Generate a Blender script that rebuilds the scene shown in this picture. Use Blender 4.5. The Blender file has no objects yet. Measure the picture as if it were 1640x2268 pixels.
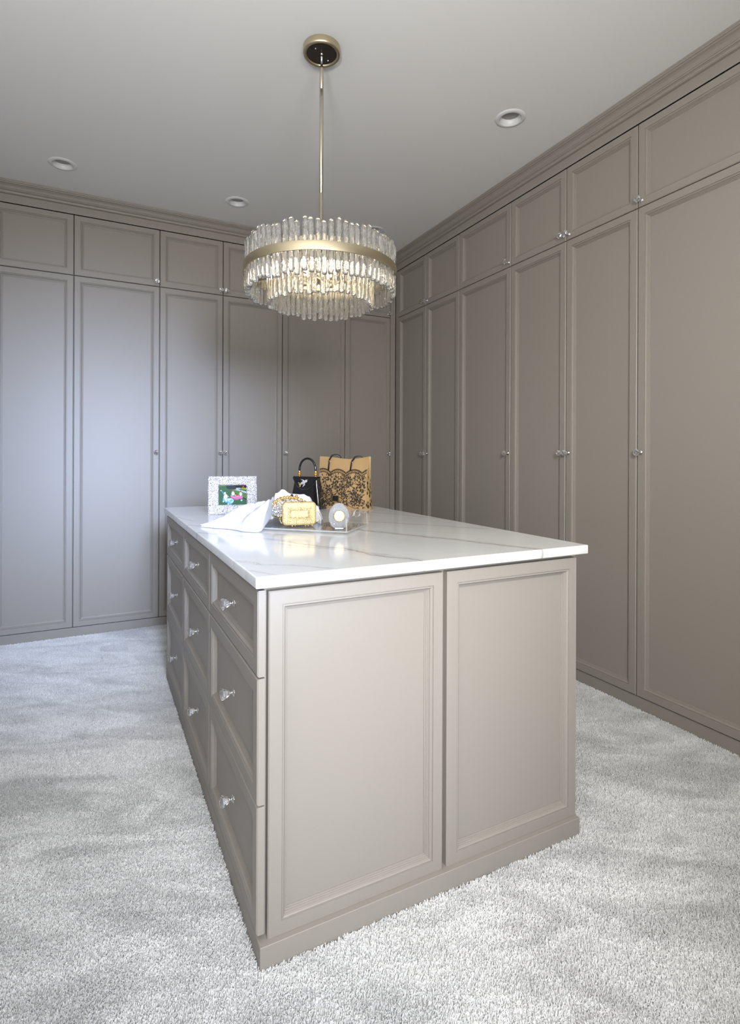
import bpy, math, random
from mathutils import Vector, Matrix, noise
from math import sin, cos, pi, radians as rad
random.seed(7)
S = bpy.context.scene
COL = S.collection

# ------------------------------------------------------------------ camera
YAW, ROLL = 0.467416, 0.00393
FPX, PY = 1203.53, 1011.55
cam_d = bpy.data.cameras.new('camera')
cam = bpy.data.objects.new('camera', cam_d)
COL.objects.link(cam)
S.camera = cam
cam_d.sensor_fit = 'HORIZONTAL'
cam_d.sensor_width = 36.0
cam_d.lens = FPX / 1640 * 36.0
cam_d.shift_y = -(1134 - PY) / 1640
cam_d.clip_start = 0.05
_f = Vector((sin(YAW), cos(YAW), 0))
_r0 = Vector((cos(YAW), -sin(YAW), 0))
_u0 = Vector((0, 0, 1))
_r = _r0 * cos(ROLL) + _u0 * sin(ROLL)
_u = _u0 * cos(ROLL) - _r0 * sin(ROLL)
_m = Matrix((_r, _u, -_f)).transposed().to_4x4()
_m.translation = Vector((-2.28185, -4.04285, 1.18))
cam.matrix_world = _m

# ------------------------------------------------------------------ view, world and lights
vs = S.view_settings
S.display_settings.display_device = 'sRGB'
vs.view_transform = 'Standard'
vs.look = 'None'
vs.gamma = 1.0
vs.exposure = 0.0
vs.use_curve_mapping = False
S.cycles.max_bounces = 14
S.cycles.diffuse_bounces = 6
S.cycles.glossy_bounces = 5
S.cycles.transmission_bounces = 12
S.cycles.transparent_max_bounces = 12
S.cycles.caustics_reflective = False
S.cycles.sample_clamp_indirect = 6.0
S.cycles.blur_glossy = 0.5

W = bpy.data.worlds.new('world')
S.world = W
W.use_nodes = True
W.node_tree.nodes['Background'].inputs[0].default_value = (0.62, 0.74, 1.0, 1)
W.node_tree.nodes['Background'].inputs[1].default_value = 0.8


def area(name, loc, target, sx, sy, watts, col, spread=180):
    d = bpy.data.lights.new(name, 'AREA')
    d.shape = 'RECTANGLE'
    d.size, d.size_y = sx, sy
    d.energy = watts
    d.color = col
    d.spread = rad(spread)
    o = bpy.data.objects.new(name, d)
    COL.objects.link(o)
    o.location = loc
    o.rotation_euler = (Vector(target) - Vector(loc)).to_track_quat('-Z', 'Y').to_euler()
    return o


H = 2.881          # ceiling height
PILE = 0.012       # carpet pile depth: its top is z = 0
FRONT = -4.5       # wall behind the camera
area('assumed_window_daylight', (-1.85, FRONT + 0.12, 1.88), (-0.15, -1.7, 1.30), 0.55, 0.55, 20.5, (1.0, 0.97, 0.90), 115)  # assumed daylight lamp, standing in the room in front of the opening
area('assumed_window_skylight', (-2.05, FRONT + 0.10, 1.70), (-2.32, 0, 0.95), 0.5, 0.5, 14, (0.50, 0.65, 1.0), 42)  # assumed bluish sky lamp, also indoors, narrow beam onto the back wall
area('island_front_fill', (-2.05, FRONT + 0.10, 0.95), (-1.72, -2.8, 0.52), 0.7, 0.9, 11.0, (0.88, 0.93, 1.0), 80)  # added fill lamp behind the camera, brightens the island front and floor
area('assumed_bounce_flash', (-2.65, FRONT + 0.45, 1.75), (-2.85, FRONT + 0.95, 2.88), 0.4, 0.4, 45, (1.0, 0.99, 0.975), 150)  # assumed flash, an unseen lamp aimed up to brighten the ceiling


# ------------------------------------------------------------------ node materials
def new_mat(name):
    m = bpy.data.materials.new(name)
    m.use_nodes = True
    nt = m.node_tree
    return m, nt, nt.nodes['Principled BSDF']


def N(nt, t, **kw):
    n = nt.nodes.new(t)
    for k, v in kw.items():
        setattr(n, k, v)
    return n


def setin(n, **kw):
    for k, v in kw.items():
        k = k.replace('_', ' ')
        n.inputs[k].default_value = v


def link(nt, a, b):
    nt.links.new(a, b)


def ramp(nt, fac, stops):
    r = N(nt, 'ShaderNodeValToRGB')
    e = r.color_ramp.elements
    while len(e) < len(stops):
        e.new(0.5)
    for el, (p, c) in zip(e, stops):
        el.position = p
        el.color = (*c, 1) if len(c) == 3 else c
    link(nt, fac, r.inputs[0])
    return r


def simple(name, col, rough=0.5, metal=0.0, bump=0.0, bscale=60.0, spec=0.5, var=0.0, coat=0.0):
    m, nt, p = new_mat(name)
    p.inputs['Base Color'].default_value = (*col, 1)
    setin(p, Roughness=rough, Metallic=metal)
    p.inputs['Specular IOR Level'].default_value = spec
    if coat:
        p.inputs['Coat Weight'].default_value = coat
        p.inputs['Coat Roughness'].default_value = 0.08
    tc = N(nt, 'ShaderNodeTexCoord')
    nz = N(nt, 'ShaderNodeTexNoise')
    setin(nz, Scale=bscale, Detail=3.0)
    link(nt, tc.outputs['Object'], nz.inputs['Vector'])
    if var:
        mx = N(nt, 'ShaderNodeMix', data_type='RGBA')
        mx.inputs[6].default_value = tuple(c * (1 - var) for c in col) + (1,)
        mx.inputs[7].default_value = tuple(min(1, c * (1 + var)) for c in col) + (1,)
        link(nt, nz.outputs['Fac'], mx.inputs[0])
        link(nt, mx.outputs[2], p.inputs['Base Color'])
    if bump:
        b = N(nt, 'ShaderNodeBump')
        b.inputs['Strength'].default_value = bump
        b.inputs['Distance'].default_value = 0.002
        link(nt, nz.outputs['Fac'], b.inputs['Height'])
        link(nt, b.outputs[0], p.inputs['Normal'])
    return m


def glass(name, col=(1, 1, 1), rough=0.0, ior=1.5, bump=0.0, bscale=80.0, stretch=(1, 1, 1), white=0.0):
    m, nt, p = new_mat(name)
    p.inputs['Base Color'].default_value = (*col, 1)
    setin(p, Roughness=rough, IOR=ior)
    p.inputs['Transmission Weight'].default_value = 1.0 - white
    if bump:
        tc = N(nt, 'ShaderNodeTexCoord')
        mp = N(nt, 'ShaderNodeMapping')
        mp.inputs['Scale'].default_value = stretch
        nz = N(nt, 'ShaderNodeTexNoise')
        setin(nz, Scale=bscale, Detail=2.0, Distortion=1.2)
        link(nt, tc.outputs['Object'], mp.inputs[0])
        link(nt, mp.outputs[0], nz.inputs['Vector'])
        b = N(nt, 'ShaderNodeBump')
        b.inputs['Strength'].default_value = bump
        b.inputs['Distance'].default_value = 0.003
        link(nt, nz.outputs['Fac'], b.inputs['Height'])
        link(nt, b.outputs[0], p.inputs['Normal'])
    return m


def glitter(name, c1, c2, scale, rough=0.25, metal=1.0, strength=0.8, sparkle=(1, 1, 1), amount=0.12):
    """metallic flakes: every voronoi cell gets its own normal and tint"""
    m, nt, p = new_mat(name)
    tc = N(nt, 'ShaderNodeTexCoord')
    v = N(nt, 'ShaderNodeTexVoronoi')
    setin(v, Scale=scale)
    link(nt, tc.outputs['Object'], v.inputs['Vector'])
    sp = N(nt, 'ShaderNodeSeparateColor')
    link(nt, v.outputs['Color'], sp.inputs[0])
    r = ramp(nt, sp.outputs[0], [(0, c1), (0.55, c2), (1 - amount, c2), (1.0, sparkle)])
    link(nt, r.outputs[0], p.inputs['Base Color'])
    setin(p, Roughness=rough, Metallic=metal)
    g = N(nt, 'ShaderNodeNewGeometry')
    sub = N(nt, 'ShaderNodeVectorMath', operation='SUBTRACT')
    link(nt, v.outputs['Color'], sub.inputs[0])
    sub.inputs[1].default_value = (0.5, 0.5, 0.5)
    sc = N(nt, 'ShaderNodeVectorMath', operation='SCALE')
    link(nt, sub.outputs[0], sc.inputs[0])
    sc.inputs['Scale'].default_value = strength
    ad = N(nt, 'ShaderNodeVectorMath', operation='ADD')
    link(nt, sc.outputs[0], ad.inputs[0])
    link(nt, g.outputs['Normal'], ad.inputs[1])
    nr = N(nt, 'ShaderNodeVectorMath', operation='NORMALIZE')
    link(nt, ad.outputs[0], nr.inputs[0])
    link(nt, nr.outputs[0], p.inputs['Normal'])
    return m


PAINT = (0.315, 0.287, 0.255)
M = {}
M['paint'] = simple('taupe_satin_paint', PAINT, 0.47, bump=0.02, bscale=25)
M['dark_gap'] = simple('carcass_dark_edge', (0.06, 0.052, 0.045), 0.7)
M['ceiling'] = simple('ceiling_matt_white', (0.86, 0.86, 0.855), 0.85, bump=0.03, bscale=120)
M['wall'] = simple('wall_matt_white', (0.62, 0.61, 0.59), 0.8, bump=0.03, bscale=90)
M['lamp_white'] = simple('downlight_white', (0.80, 0.80, 0.81), 0.35)
M['lamp_lens'] = simple('downlight_lens_grey', (0.33, 0.32, 0.31), 0.4)
M['champagne'] = simple('champagne_rod', (0.62, 0.56, 0.45), 0.30, 1.0)
M['gold'] = simple('champagne_gold_metal', (0.60, 0.52, 0.36), 0.38, 1.0, bump=0.06, bscale=30)
M['bronze'] = simple('dark_bronze_plate', (0.05, 0.04, 0.034), 0.07, 0.5)
M['chrome'] = simple('polished_chrome', (0.85, 0.85, 0.87), 0.08, 1.0)
M['crystal'] = glass('cut_crystal', (1, 1, 1), 0.0, 1.52, white=0.05)
M['swirl_crystal'] = glass('swirl_cut_crystal', (0.95, 0.95, 0.98), 0.0, 1.5, white=0.22)
M['rod_glass'] = glass('rippled_glass', (1, 0.985, 0.95), 0.0, 1.47, 0.65, 58, (1.6, 1.6, 0.6), 0.08)
M['acrylic'] = None
M['bulb'] = glass('bulb_glass', (1, 0.93, 0.82), 0.05, 1.3)
_bp = M['bulb'].node_tree.nodes['Principled BSDF']
_bp.inputs['Emission Color'].default_value = (1, 0.90, 0.74, 1)
_bp.inputs['Emission Strength'].default_value = 8.0  # glow added to unlit bulbs so the glass rods sparkle
M['silver_glitter'] = glitter('silver_hammered', (0.16, 0.15, 0.16), (0.74, 0.70, 0.72), 600, 0.45, 0.75, 1.2, (0.95, 0.92, 0.94), 0.25)
M['gold_glitter'] = glitter('gold_glitter', (0.42, 0.27, 0.075), (0.68, 0.50, 0.20), 700, 0.5, 0.35, 0.8, (1, 0.95, 0.72), 0.3)
M['rhinestone'] = glitter('rhinestones', (0.35, 0.33, 0.32), (0.9, 0.88, 0.86), 620, 0.15, 1.0, 1.2)
M['bright_gold'] = simple('polished_gold', (0.95, 0.62, 0.20), 0.16, 1.0)
M['pale_gold'] = simple('pale_gold', (0.9, 0.72, 0.38), 0.22, 1.0)
M['amber'] = simple('amber_bead', (0.75, 0.32, 0.04), 0.1, 0.55, coat=0.6)
M['patent'] = simple('black_patent', (0.008, 0.008, 0.009), 0.12, coat=0.8)
M['black_leather'] = simple('black_leather', (0.012, 0.011, 0.011), 0.32, bump=0.1, bscale=300)
M['tan'] = simple('tan_satin', (0.50, 0.325, 0.15), 0.42, bump=0.12, bscale=22, var=0.06)
M['lace'] = simple('black_lace_thread', (0.045, 0.032, 0.020), 0.6, bump=0.3, bscale=900)
M['clock_face'] = simple('cream_dial', (0.66, 0.60, 0.44), 0.4)
M['dial_ink'] = simple('dial_ink', (0.10, 0.08, 0.05), 0.4)
M['black_velvet'] = simple('frame_back', (0.02, 0.02, 0.02), 0.8)


def cloth_mat():
    m, nt, p = new_mat('sheer_white_cloth')
    out = nt.nodes['Material Output']
    p.inputs['Base Color'].default_value = (0.90, 0.90, 0.92, 1)
    setin(p, Roughness=0.75)
    tr = N(nt, 'ShaderNodeBsdfTranslucent')
    tr.inputs[0].default_value = (0.92, 0.92, 0.94, 1)
    mx = N(nt, 'ShaderNodeMixShader')
    mx.inputs[0].default_value = 0.35
    tc = N(nt, 'ShaderNodeTexCoord')
    nz = N(nt, 'ShaderNodeTexNoise')
    setin(nz, Scale=26.0, Detail=4.0, Distortion=0.8)
    link(nt, tc.outputs['Object'], nz.inputs['Vector'])
    b = N(nt, 'ShaderNodeBump')
    b.inputs['Strength'].default_value = 0.5
    b.inputs['Distance'].default_value = 0.005
    link(nt, nz.outputs['Fac'], b.inputs['Height'])
    link(nt, b.outputs[0], p.inputs['Normal'])
    link(nt, p.outputs[0], mx.inputs[1])
    link(nt, tr.outputs[0], mx.inputs[2])
    tp = N(nt, 'ShaderNodeBsdfTransparent')
    mx2 = N(nt, 'ShaderNodeMixShader')
    mx2.inputs[0].default_value = 0.10
    link(nt, mx.outputs[0], mx2.inputs[1])
    link(nt, tp.outputs[0], mx2.inputs[2])
    link(nt, mx2.outputs[0], out.inputs[0])
    return m


M['cloth'] = cloth_mat()



def acrylic_mat():
    m, nt, p = new_mat('clear_acrylic')
    out = nt.nodes['Material Output']
    tp = N(nt, 'ShaderNodeBsdfTransparent')
    tp.inputs[0].default_value = (0.93, 0.94, 0.94, 1)
    gl = N(nt, 'ShaderNodeBsdfGlossy')
    gl.inputs['Roughness'].default_value = 0.02
    fr_ = N(nt, 'ShaderNodeFresnel')
    fr_.inputs['IOR'].default_value = 1.5
    mx = N(nt, 'ShaderNodeMixShader')
    # an inner face of the thin sheet adds no mirror reflection of its own
    ge = N(nt, 'ShaderNodeNewGeometry')
    inv = N(nt, 'ShaderNodeMath', operation='SUBTRACT')
    inv.inputs[0].default_value = 1.0
    link(nt, ge.outputs['Backfacing'], inv.inputs[1])
    ml = N(nt, 'ShaderNodeMath', operation='MULTIPLY')
    link(nt, fr_.outputs[0], ml.inputs[0])
    link(nt, inv.outputs[0], ml.inputs[1])
    link(nt, ml.outputs[0], mx.inputs[0])
    link(nt, tp.outputs[0], mx.inputs[1])
    link(nt, gl.outputs[0], mx.inputs[2])
    link(nt, mx.outputs[0], out.inputs[0])
    return m


M['acrylic'] = acrylic_mat()
M['acrylic_edge'] = glass('acrylic_cut_edge', (0.92, 0.95, 0.95), 0.2, 1.4, white=0.22)

# veins: (x0,y0,x1,y1,half width,strength,wander) in metres on the worktop
VEINS = [(-1.08, -1.50, -0.885, -2.06, .0035, .45, .03), (-1.30, -1.87, -0.93, -2.37, .0038, .55, .03),
         (-1.40, -2.15, -1.07, -2.83, .0050, .80, .035), (-1.76, -2.27, -1.49, -2.83, .0062, .62, .05),
         (-1.77, -2.37, -1.53, -2.70, .0040, .50, .03), (-1.96, -2.60, -1.75, -2.82, .0022, .42, .05),
         (-1.97, -1.98, -1.70, -2.33, .0042, .52, .03), (-1.98, -1.38, -1.91, -1.62, .0024, .40, .03),
         (-1.96, -1.75, -1.86, -1.90, .0035, .45, .02), (-1.95, -2.72, -1.90, -2.82, .0022, .40, .02),
         (-1.50, -1.15, -1.30, -1.75, .0030, .40, .04), (-1.25, -1.00, -1.05, -1.40, .0030, .35, .04),
         (-1.68, -1.00, -1.60, -1.45, .0026, .35, .04), (-1.20, -2.30, -1.00, -2.55, .0014, .25, .03)]


def marble_mat():
    m, nt, p = new_mat('white_veined_quartz')
    setin(p, Roughness=0.10)
    p.inputs['Specular IOR Level'].default_value = 0.55
    geo = N(nt, 'ShaderNodeNewGeometry')
    n1 = N(nt, 'ShaderNodeTexNoise')
    setin(n1, Scale=5.0, Detail=5.0, Roughness=0.6)
    link(nt, geo.outputs['Position'], n1.inputs['Vector'])
    c1 = N(nt, 'ShaderNodeVectorMath', operation='SUBTRACT')
    link(nt, n1.outputs['Color'], c1.inputs[0])
    c1.inputs[1].default_value = (.5, .5, .5)
    wn = N(nt, 'ShaderNodeTexNoise')
    setin(wn, Scale=9.0, Detail=2.0)
    link(nt, geo.outputs['Position'], wn.inputs['Vector'])
    total = None

    def math(op, a, b=None, clamp=False):
        n = N(nt, 'ShaderNodeMath', operation=op, use_clamp=clamp)
        for i, x in enumerate((a, b)):
            if x is None:
                continue
            if isinstance(x, (int, float)):
                n.inputs[i].default_value = x
            else:
                link(nt, x, n.inputs[i])
        return n.outputs[0]

    for (x0, y0, x1, y1, w, s, amp) in VEINS:
        sc = N(nt, 'ShaderNodeVectorMath', operation='SCALE')
        link(nt, c1.outputs[0], sc.inputs[0])
        sc.inputs['Scale'].default_value = amp * 2.2
        ad = N(nt, 'ShaderNodeVectorMath', operation='ADD')
        link(nt, sc.outputs[0], ad.inputs[0])
        link(nt, geo.outputs['Position'], ad.inputs[1])
        L = ((x1 - x0) ** 2 + (y1 - y0) ** 2) ** .5
        tx, ty = (x1 - x0) / L, (y1 - y0) / L
        dn = N(nt, 'ShaderNodeVectorMath', operation='DOT_PRODUCT')
        link(nt, ad.outputs[0], dn.inputs[0])
        dn.inputs[1].default_value = (-ty, tx, 0)
        dt = N(nt, 'ShaderNodeVectorMath', operation='DOT_PRODUCT')
        link(nt, ad.outputs[0], dt.inputs[0])
        dt.inputs[1].default_value = (tx, ty, 0)
        d = math('ABSOLUTE', math('SUBTRACT', dn.outputs['Value'], -ty * x0 + tx * y0))
        t = math('SUBTRACT', dt.outputs['Value'], tx * (x0 + x1) / 2 + ty * (y0 + y1) / 2)
        end = math('MULTIPLY', math('SUBTRACT', L / 2 + .02, math('ABSOLUTE', t)), 25.0, True)
        ww = math('MULTIPLY', math('ADD', wn.outputs['Fac'], 0.15), w * 2.0)
        core = math('SUBTRACT', 1.0, math('DIVIDE', d, ww), True)
        halo = math('MULTIPLY', math('SUBTRACT', 1.0, math('DIVIDE', d, w * 6), True), 0.28)
        v = math('MULTIPLY', math('MULTIPLY', math('MAXIMUM', core, halo), s), end)
        total = v if total is None else math('MAXIMUM', total, v)
    n3 = N(nt, 'ShaderNodeTexNoise')
    setin(n3, Scale=3.0, Detail=4.0)
    link(nt, geo.outputs['Position'], n3.inputs['Vector'])
    base = ramp(nt, n3.outputs['Fac'], [(0.3, (0.68, 0.68, 0.67)), (0.7, (0.76, 0.76, 0.75))])
    mx = N(nt, 'ShaderNodeMix', data_type='RGBA')
    link(nt, total, mx.inputs[0])
    link(nt, base.outputs[0], mx.inputs[6])
    mx.inputs[7].default_value = (0.13, 0.11, 0.09, 1)
    link(nt, mx.outputs[2], p.inputs['Base Color'])
    return m


M['marble'] = marble_mat()


def carpet_mat():
    m, nt, p = new_mat('silver_grey_carpet')
    setin(p, Roughness=0.75)
    p.inputs['Specular IOR Level'].default_value = 0.35
    p.inputs['Sheen Weight'].default_value = 0.5
    p.inputs['Sheen Roughness'].default_value = 0.4
    oi = N(nt, 'ShaderNodeObjectInfo')
    r = ramp(nt, oi.outputs['Random'], [(0, (0.66, 0.655, 0.65)), (1, (0.94, 0.935, 0.93))])
    # nap marks: shading of brushed pile painted into the tuft colour in sweeping patches
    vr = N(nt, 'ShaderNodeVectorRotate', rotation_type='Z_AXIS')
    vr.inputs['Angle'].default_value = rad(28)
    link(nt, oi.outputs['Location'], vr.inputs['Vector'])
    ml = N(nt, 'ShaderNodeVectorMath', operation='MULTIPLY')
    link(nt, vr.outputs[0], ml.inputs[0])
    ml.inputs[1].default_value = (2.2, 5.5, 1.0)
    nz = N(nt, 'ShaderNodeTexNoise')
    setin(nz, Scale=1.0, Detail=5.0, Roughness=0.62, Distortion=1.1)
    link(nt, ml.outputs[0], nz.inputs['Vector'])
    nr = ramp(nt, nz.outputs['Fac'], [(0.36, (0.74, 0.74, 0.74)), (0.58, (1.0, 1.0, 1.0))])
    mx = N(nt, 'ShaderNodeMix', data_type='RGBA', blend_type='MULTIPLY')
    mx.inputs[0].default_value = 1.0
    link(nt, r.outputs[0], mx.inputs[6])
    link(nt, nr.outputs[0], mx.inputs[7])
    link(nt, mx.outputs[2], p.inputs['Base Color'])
    return m


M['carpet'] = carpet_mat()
M['carpet_base'] = simple('carpet_backing', (0.42, 0.415, 0.41), 0.9, bump=0.4, bscale=250, var=0.15)


# ------------------------------------------------------------------ mesh building
class MB:
    def __init__(s):
        s.v, s.f, s.mi, s.sm, s.mats = [], [], [], [], []

    def mat(s, m):
        if m not in s.mats:
            s.mats.append(m)
        return s.mats.index(m)

    def add(s, vs_, fs, m, smooth=False, T=None):
        o = len(s.v)
        k = s.mat(m)
        for p in vs_:
            p = Vector(p)
            s.v.append(T @ p if T else p)
        for f in fs:
            s.f.append([i + o for i in f])
            s.mi.append(k)
            s.sm.append(smooth)
        return s

    def box(s, x0, x1, y0, y1, z0, z1, m, c=0.0, T=None):
        if c <= 0:
            vv = [(x, y, z) for z in (z0, z1) for y in (y0, y1) for x in (x0, x1)]
            return s.add(vv, [(0, 2, 3, 1), (4, 5, 7, 6), (0, 1, 5, 4), (2, 6, 7, 3), (0, 4, 6, 2), (1, 3, 7, 5)], m, False, T)
        # chamfered box
        vv, idx = [], {}
        for ax in range(3):
            for X in (0, 1):
                for Y in (0, 1):
                    for Z in (0, 1):
                        p = [(x0, x1)[X], (y0, y1)[Y], (z0, z1)[Z]]
                        sg = [1 - 2 * X, 1 - 2 * Y, 1 - 2 * Z]
                        for a in range(3):
                            if a != ax:
                                p[a] += sg[a] * c
                        idx[(ax, X, Y, Z)] = len(vv)
                        vv.append(tuple(p))
        fs = []
        q = [(0, 0), (1, 0), (1, 1), (0, 1)]
        for side in (0, 1):
            f = [idx[(0, side, a, b)] for a, b in q]
            fs.append(f if side else f[::-1])
            f = [idx[(1, a, side, b)] for a, b in q]
            fs.append(f[::-1] if side else f)
            f = [idx[(2, a, b, side)] for a, b in q]
            fs.append(f if side else f[::-1])
        for a in (0, 1):
            for b in (0, 1):
                fl = (a == b)
                f = [idx[(0, a, b, 0)], idx[(1, a, b, 0)], idx[(1, a, b, 1)], idx[(0, a, b, 1)]]
                fs.append(f[::-1] if fl else f)
                f = [idx[(0, a, 0, b)], idx[(2, a, 0, b)], idx[(2, a, 1, b)], idx[(0, a, 1, b)]]
                fs.append(f if fl else f[::-1])
                f = [idx[(1, 0, a, b)], idx[(2, 0, a, b)], idx[(2, 1, a, b)], idx[(1, 1, a, b)]]
                fs.append(f[::-1] if fl else f)
        for X in (0, 1):
            for Y in (0, 1):
                for Z in (0, 1):
                    f = [idx[(a, X, Y, Z)] for a in range(3)]
                    fs.append(f if (X + Y + Z) % 2 else f[::-1])
        return s.add(vv, fs, m, False, T)

    def lathe(s, prof, m, n=24, smooth=True, T=None, close=True):
        """prof: (radius, z) list, turned about z"""
        vv, fs = [], []
        for r, z in prof:
            for i in range(n):
                a = 2 * pi * i / n
                vv.append((r * cos(a), r * sin(a), z))
        for j in range(len(prof) - 1):
            for i in range(n):
                k = (i + 1) % n
                fs.append((j * n + i, j * n + k, (j + 1) * n + k, (j + 1) * n + i))
        if close:
            if prof[0][0] > 1e-6:
                fs.append(tuple(range(n))[::-1])
            if prof[-1][0] > 1e-6:
                fs.append(tuple((len(prof) - 1) * n + i for i in range(n)))
        return s.add(vv, fs, m, smooth, T)

    def tube(s, path, r, m, n=10, smooth=True, T=None, flat=1.0, closed=False, up=(0, 0, 1)):
        P = [Vector(p) for p in path]
        R = r if isinstance(r, (list, tuple)) else [r] * len(P)
        vv, fs = [], []
        L = len(P)
        prev = None
        for i, p in enumerate(P):
            a = P[(i - 1) % L] if (closed or i) else p
            b = P[(i + 1) % L] if (closed or i < L - 1) else p
            t = (b - a).normalized()
            ref = prev if prev else Vector(up)
            if abs(t.dot(ref)) > 0.98:
                ref = Vector((1, 0.3, 0.1)).normalized()
            side = t.cross(ref).normalized()
            nr = side.cross(t).normalized()
            prev = nr
            for k in range(n):
                a_ = 2 * pi * k / n
                vv.append(p + side * (R[i] * cos(a_)) + nr * (R[i] * flat * sin(a_)))
        for j in range(L if closed else L - 1):
            jn = (j + 1) % L
            for k in range(n):
                kn = (k + 1) % n
                fs.append((j * n + k, j * n + kn, jn * n + kn, jn * n + k))
        if not closed:
            fs.append(tuple(range(n))[::-1])
            fs.append(tuple((L - 1) * n + k for k in range(n)))
        return s.add(vv, fs, m, smooth, T)

    def sphere(s, c, r, m, n=14, T=None, sc=(1, 1, 1)):
        k = n // 2 + 1
        prof = [(max(1e-5, sin(pi * i / k)), -cos(pi * i / k)) for i in range(k + 1)]
        TT = Matrix.Translation(Vector(c)) @ Matrix.Diagonal((r * sc[0], r * sc[1], r * sc[2], 1))
        return s.lathe(prof, m, n, True, (T @ TT) if T else TT, close=False)

    def mesh(s, name):
        me = bpy.data.meshes.new(name)
        me.from_pydata([tuple(v) for v in s.v], [], s.f)
        for m in s.mats:
            me.materials.append(m)
        me.polygons.foreach_set('material_index', s.mi)
        me.polygons.foreach_set('use_smooth', s.sm)
        me.update()
        return me


def obj(name, data, parent=None, loc=(0, 0, 0), rz=0.0, rot=None):
    if isinstance(data, MB):
        data = data.mesh(name)
    o = bpy.data.objects.new(name, data)
    COL.objects.link(o)
    o.parent = parent
    o.location = loc
    o.rotation_euler = rot if rot else (0, 0, rz)
    return o


def thing(name, label, cat, loc=(0, 0, 0), rz=0.0, group=None, rot=None):
    o = bpy.data.objects.new(name, None)
    o.empty_display_size = 0.1
    COL.objects.link(o)
    o.location = loc
    o.rotation_euler = rot if rot else (0, 0, rz)
    o['label'] = label
    o['category'] = cat
    if group:
        o['group'] = group
    return o


def struct(name, data, loc=(0, 0, 0), rz=0.0, parent=None):
    o = obj(name, data, parent, loc, rz)
    if parent is None:
        o['kind'] = 'structure'
    return o


# ------------------------------------------------------------------ room shell
XL, XR, YB = -3.46, 0.62, 0.62
FZ = -PILE
struct('floor', MB().box(XL - .1, XR + .1, FRONT - .1, YB + .1, FZ - .08, FZ, M['carpet_base']))
cl = MB()
# ceiling with round holes for the four downlights
LIGHTS = [(-2.461, -0.402), (-1.443, -0.396), (-0.425, -0.409), (-0.430, -1.923)]
HOLE = 0.0535


def ceiling_mesh():
    b = MB()
    xs = sorted({XL - .1, XR + .1, *[x + d for x, y in LIGHTS for d in (-.1, .1)]})
    ys = sorted({FRONT - .1, YB + .1, *[y + d for x, y in LIGHTS for d in (-.1, .1)]})
    # merge near-equal cuts
    def merge(a):
        o = [a[0]]
        for q in a[1:]:
            if q - o[-1] > 0.03:
                o.append(q)
        return o
    xs, ys = merge(xs), merge(ys)
    used = set()
    for x, y in LIGHTS:
        i = max(k for k in range(len(xs) - 1) if xs[k] < x)
        j = max(k for k in range(len(ys) - 1) if ys[k] < y)
        used.add((i, j, x, y))
    cells = {(i, j): (x, y) for i, j, x, y in used}
    for i in range(len(xs) - 1):
        for j in range(len(ys) - 1):
            x0, x1, y0, y1 = xs[i], xs[i + 1], ys[j], ys[j + 1]
            if (i, j) not in cells:
                b.add([(x0, y0, H), (x0, y1, H), (x1, y1, H), (x1, y0, H)], [(0, 1, 2, 3)], M['ceiling'])
                continue
            cx, cy = cells[(i, j)]
            n = 32
            ring, sq = [], []
            for k in range(n):
                a = 2 * pi * (k + .5) / n
                dx, dy = cos(a), sin(a)
                ring.append((cx + HOLE * dx, cy + HOLE * dy, H))
                tx = ((x1 if dx > 0 else x0) - cx) / dx
                ty = ((y1 if dy > 0 else y0) - cy) / dy
                t = min(tx, ty)
                sq.append((cx + dx * t, cy + dy * t, H))
            b.add(ring + sq, [(k, (k + 1) % n, n + (k + 1) % n, n + k) for k in range(n)], M['ceiling'])
            for sx, sy in ((x0, y0), (x0, y1), (x1, y0), (x1, y1)):
                # fill the corner the fan leaves
                best = sorted(range(n), key=lambda k: (sq[k][0] - sx) ** 2 + (sq[k][1] - sy) ** 2)[:2]
                b.add([sq[best[0]], sq[best[1]], (sx, sy, H)], [(0, 1, 2)], M['ceiling'])
    x0, x1, y0, y1 = xs[0], xs[-1], ys[0], ys[-1]
    b.add([(x0, y0, H + .09), (x1, y0, H + .09), (x1, y1, H + .09), (x0, y1, H + .09)], [(0, 1, 2, 3)], M['ceiling'])
    return b


struct('ceiling', ceiling_mesh())
struct('wall_back', MB().box(XL - .1, XR + .1, YB, YB + .1, FZ, H + .09, M['wall']))
struct('wall_right', MB().box(XR, XR + .1, FRONT, YB, FZ, H + .09, M['wall']))
struct('wall_left', MB().box(XL - .1, XL, FRONT, YB, FZ, H + .09, M['wall']))
# wall behind the camera with an assumed window opening behind the daylight lamps
WX0, WX1, WZ0, WZ1 = -2.55, -1.25, 1.00, 2.20
wf = MB()
wf.box(XL - .1, WX0, FRONT - .25, FRONT, FZ, H + .09, M['wall'])
wf.box(WX1, XR + .1, FRONT - .25, FRONT, FZ, H + .09, M['wall'])
wf.box(WX0, WX1, FRONT - .25, FRONT, FZ, WZ0, M['wall'])
wf.box(WX0, WX1, FRONT - .25, FRONT, WZ1, H + .09, M['wall'])
struct('wall_front', wf)

# crown moulding: frieze board, stepped bead, cove and top fillet; (projection, z)
CROWN = [(0.0, 2.757), (0.0, 2.808), (0.012, 2.810), (0.0165, 2.814), (0.018, 2.819), (0.0165, 2.824), (0.012, 2.827),
         (0.014, 2.829), (0.019, 2.831), (0.0215, 2.835), (0.019, 2.839), (0.021, 2.841), (0.0235, 2.846), (0.029, 2.853),
         (0.037, 2.859), (0.046, 2.8625), (0.0475, 2.866), (0.0535, 2.868), (0.0560, 2.873), (0.0575, 2.8735), (0.058, H)]


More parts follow.
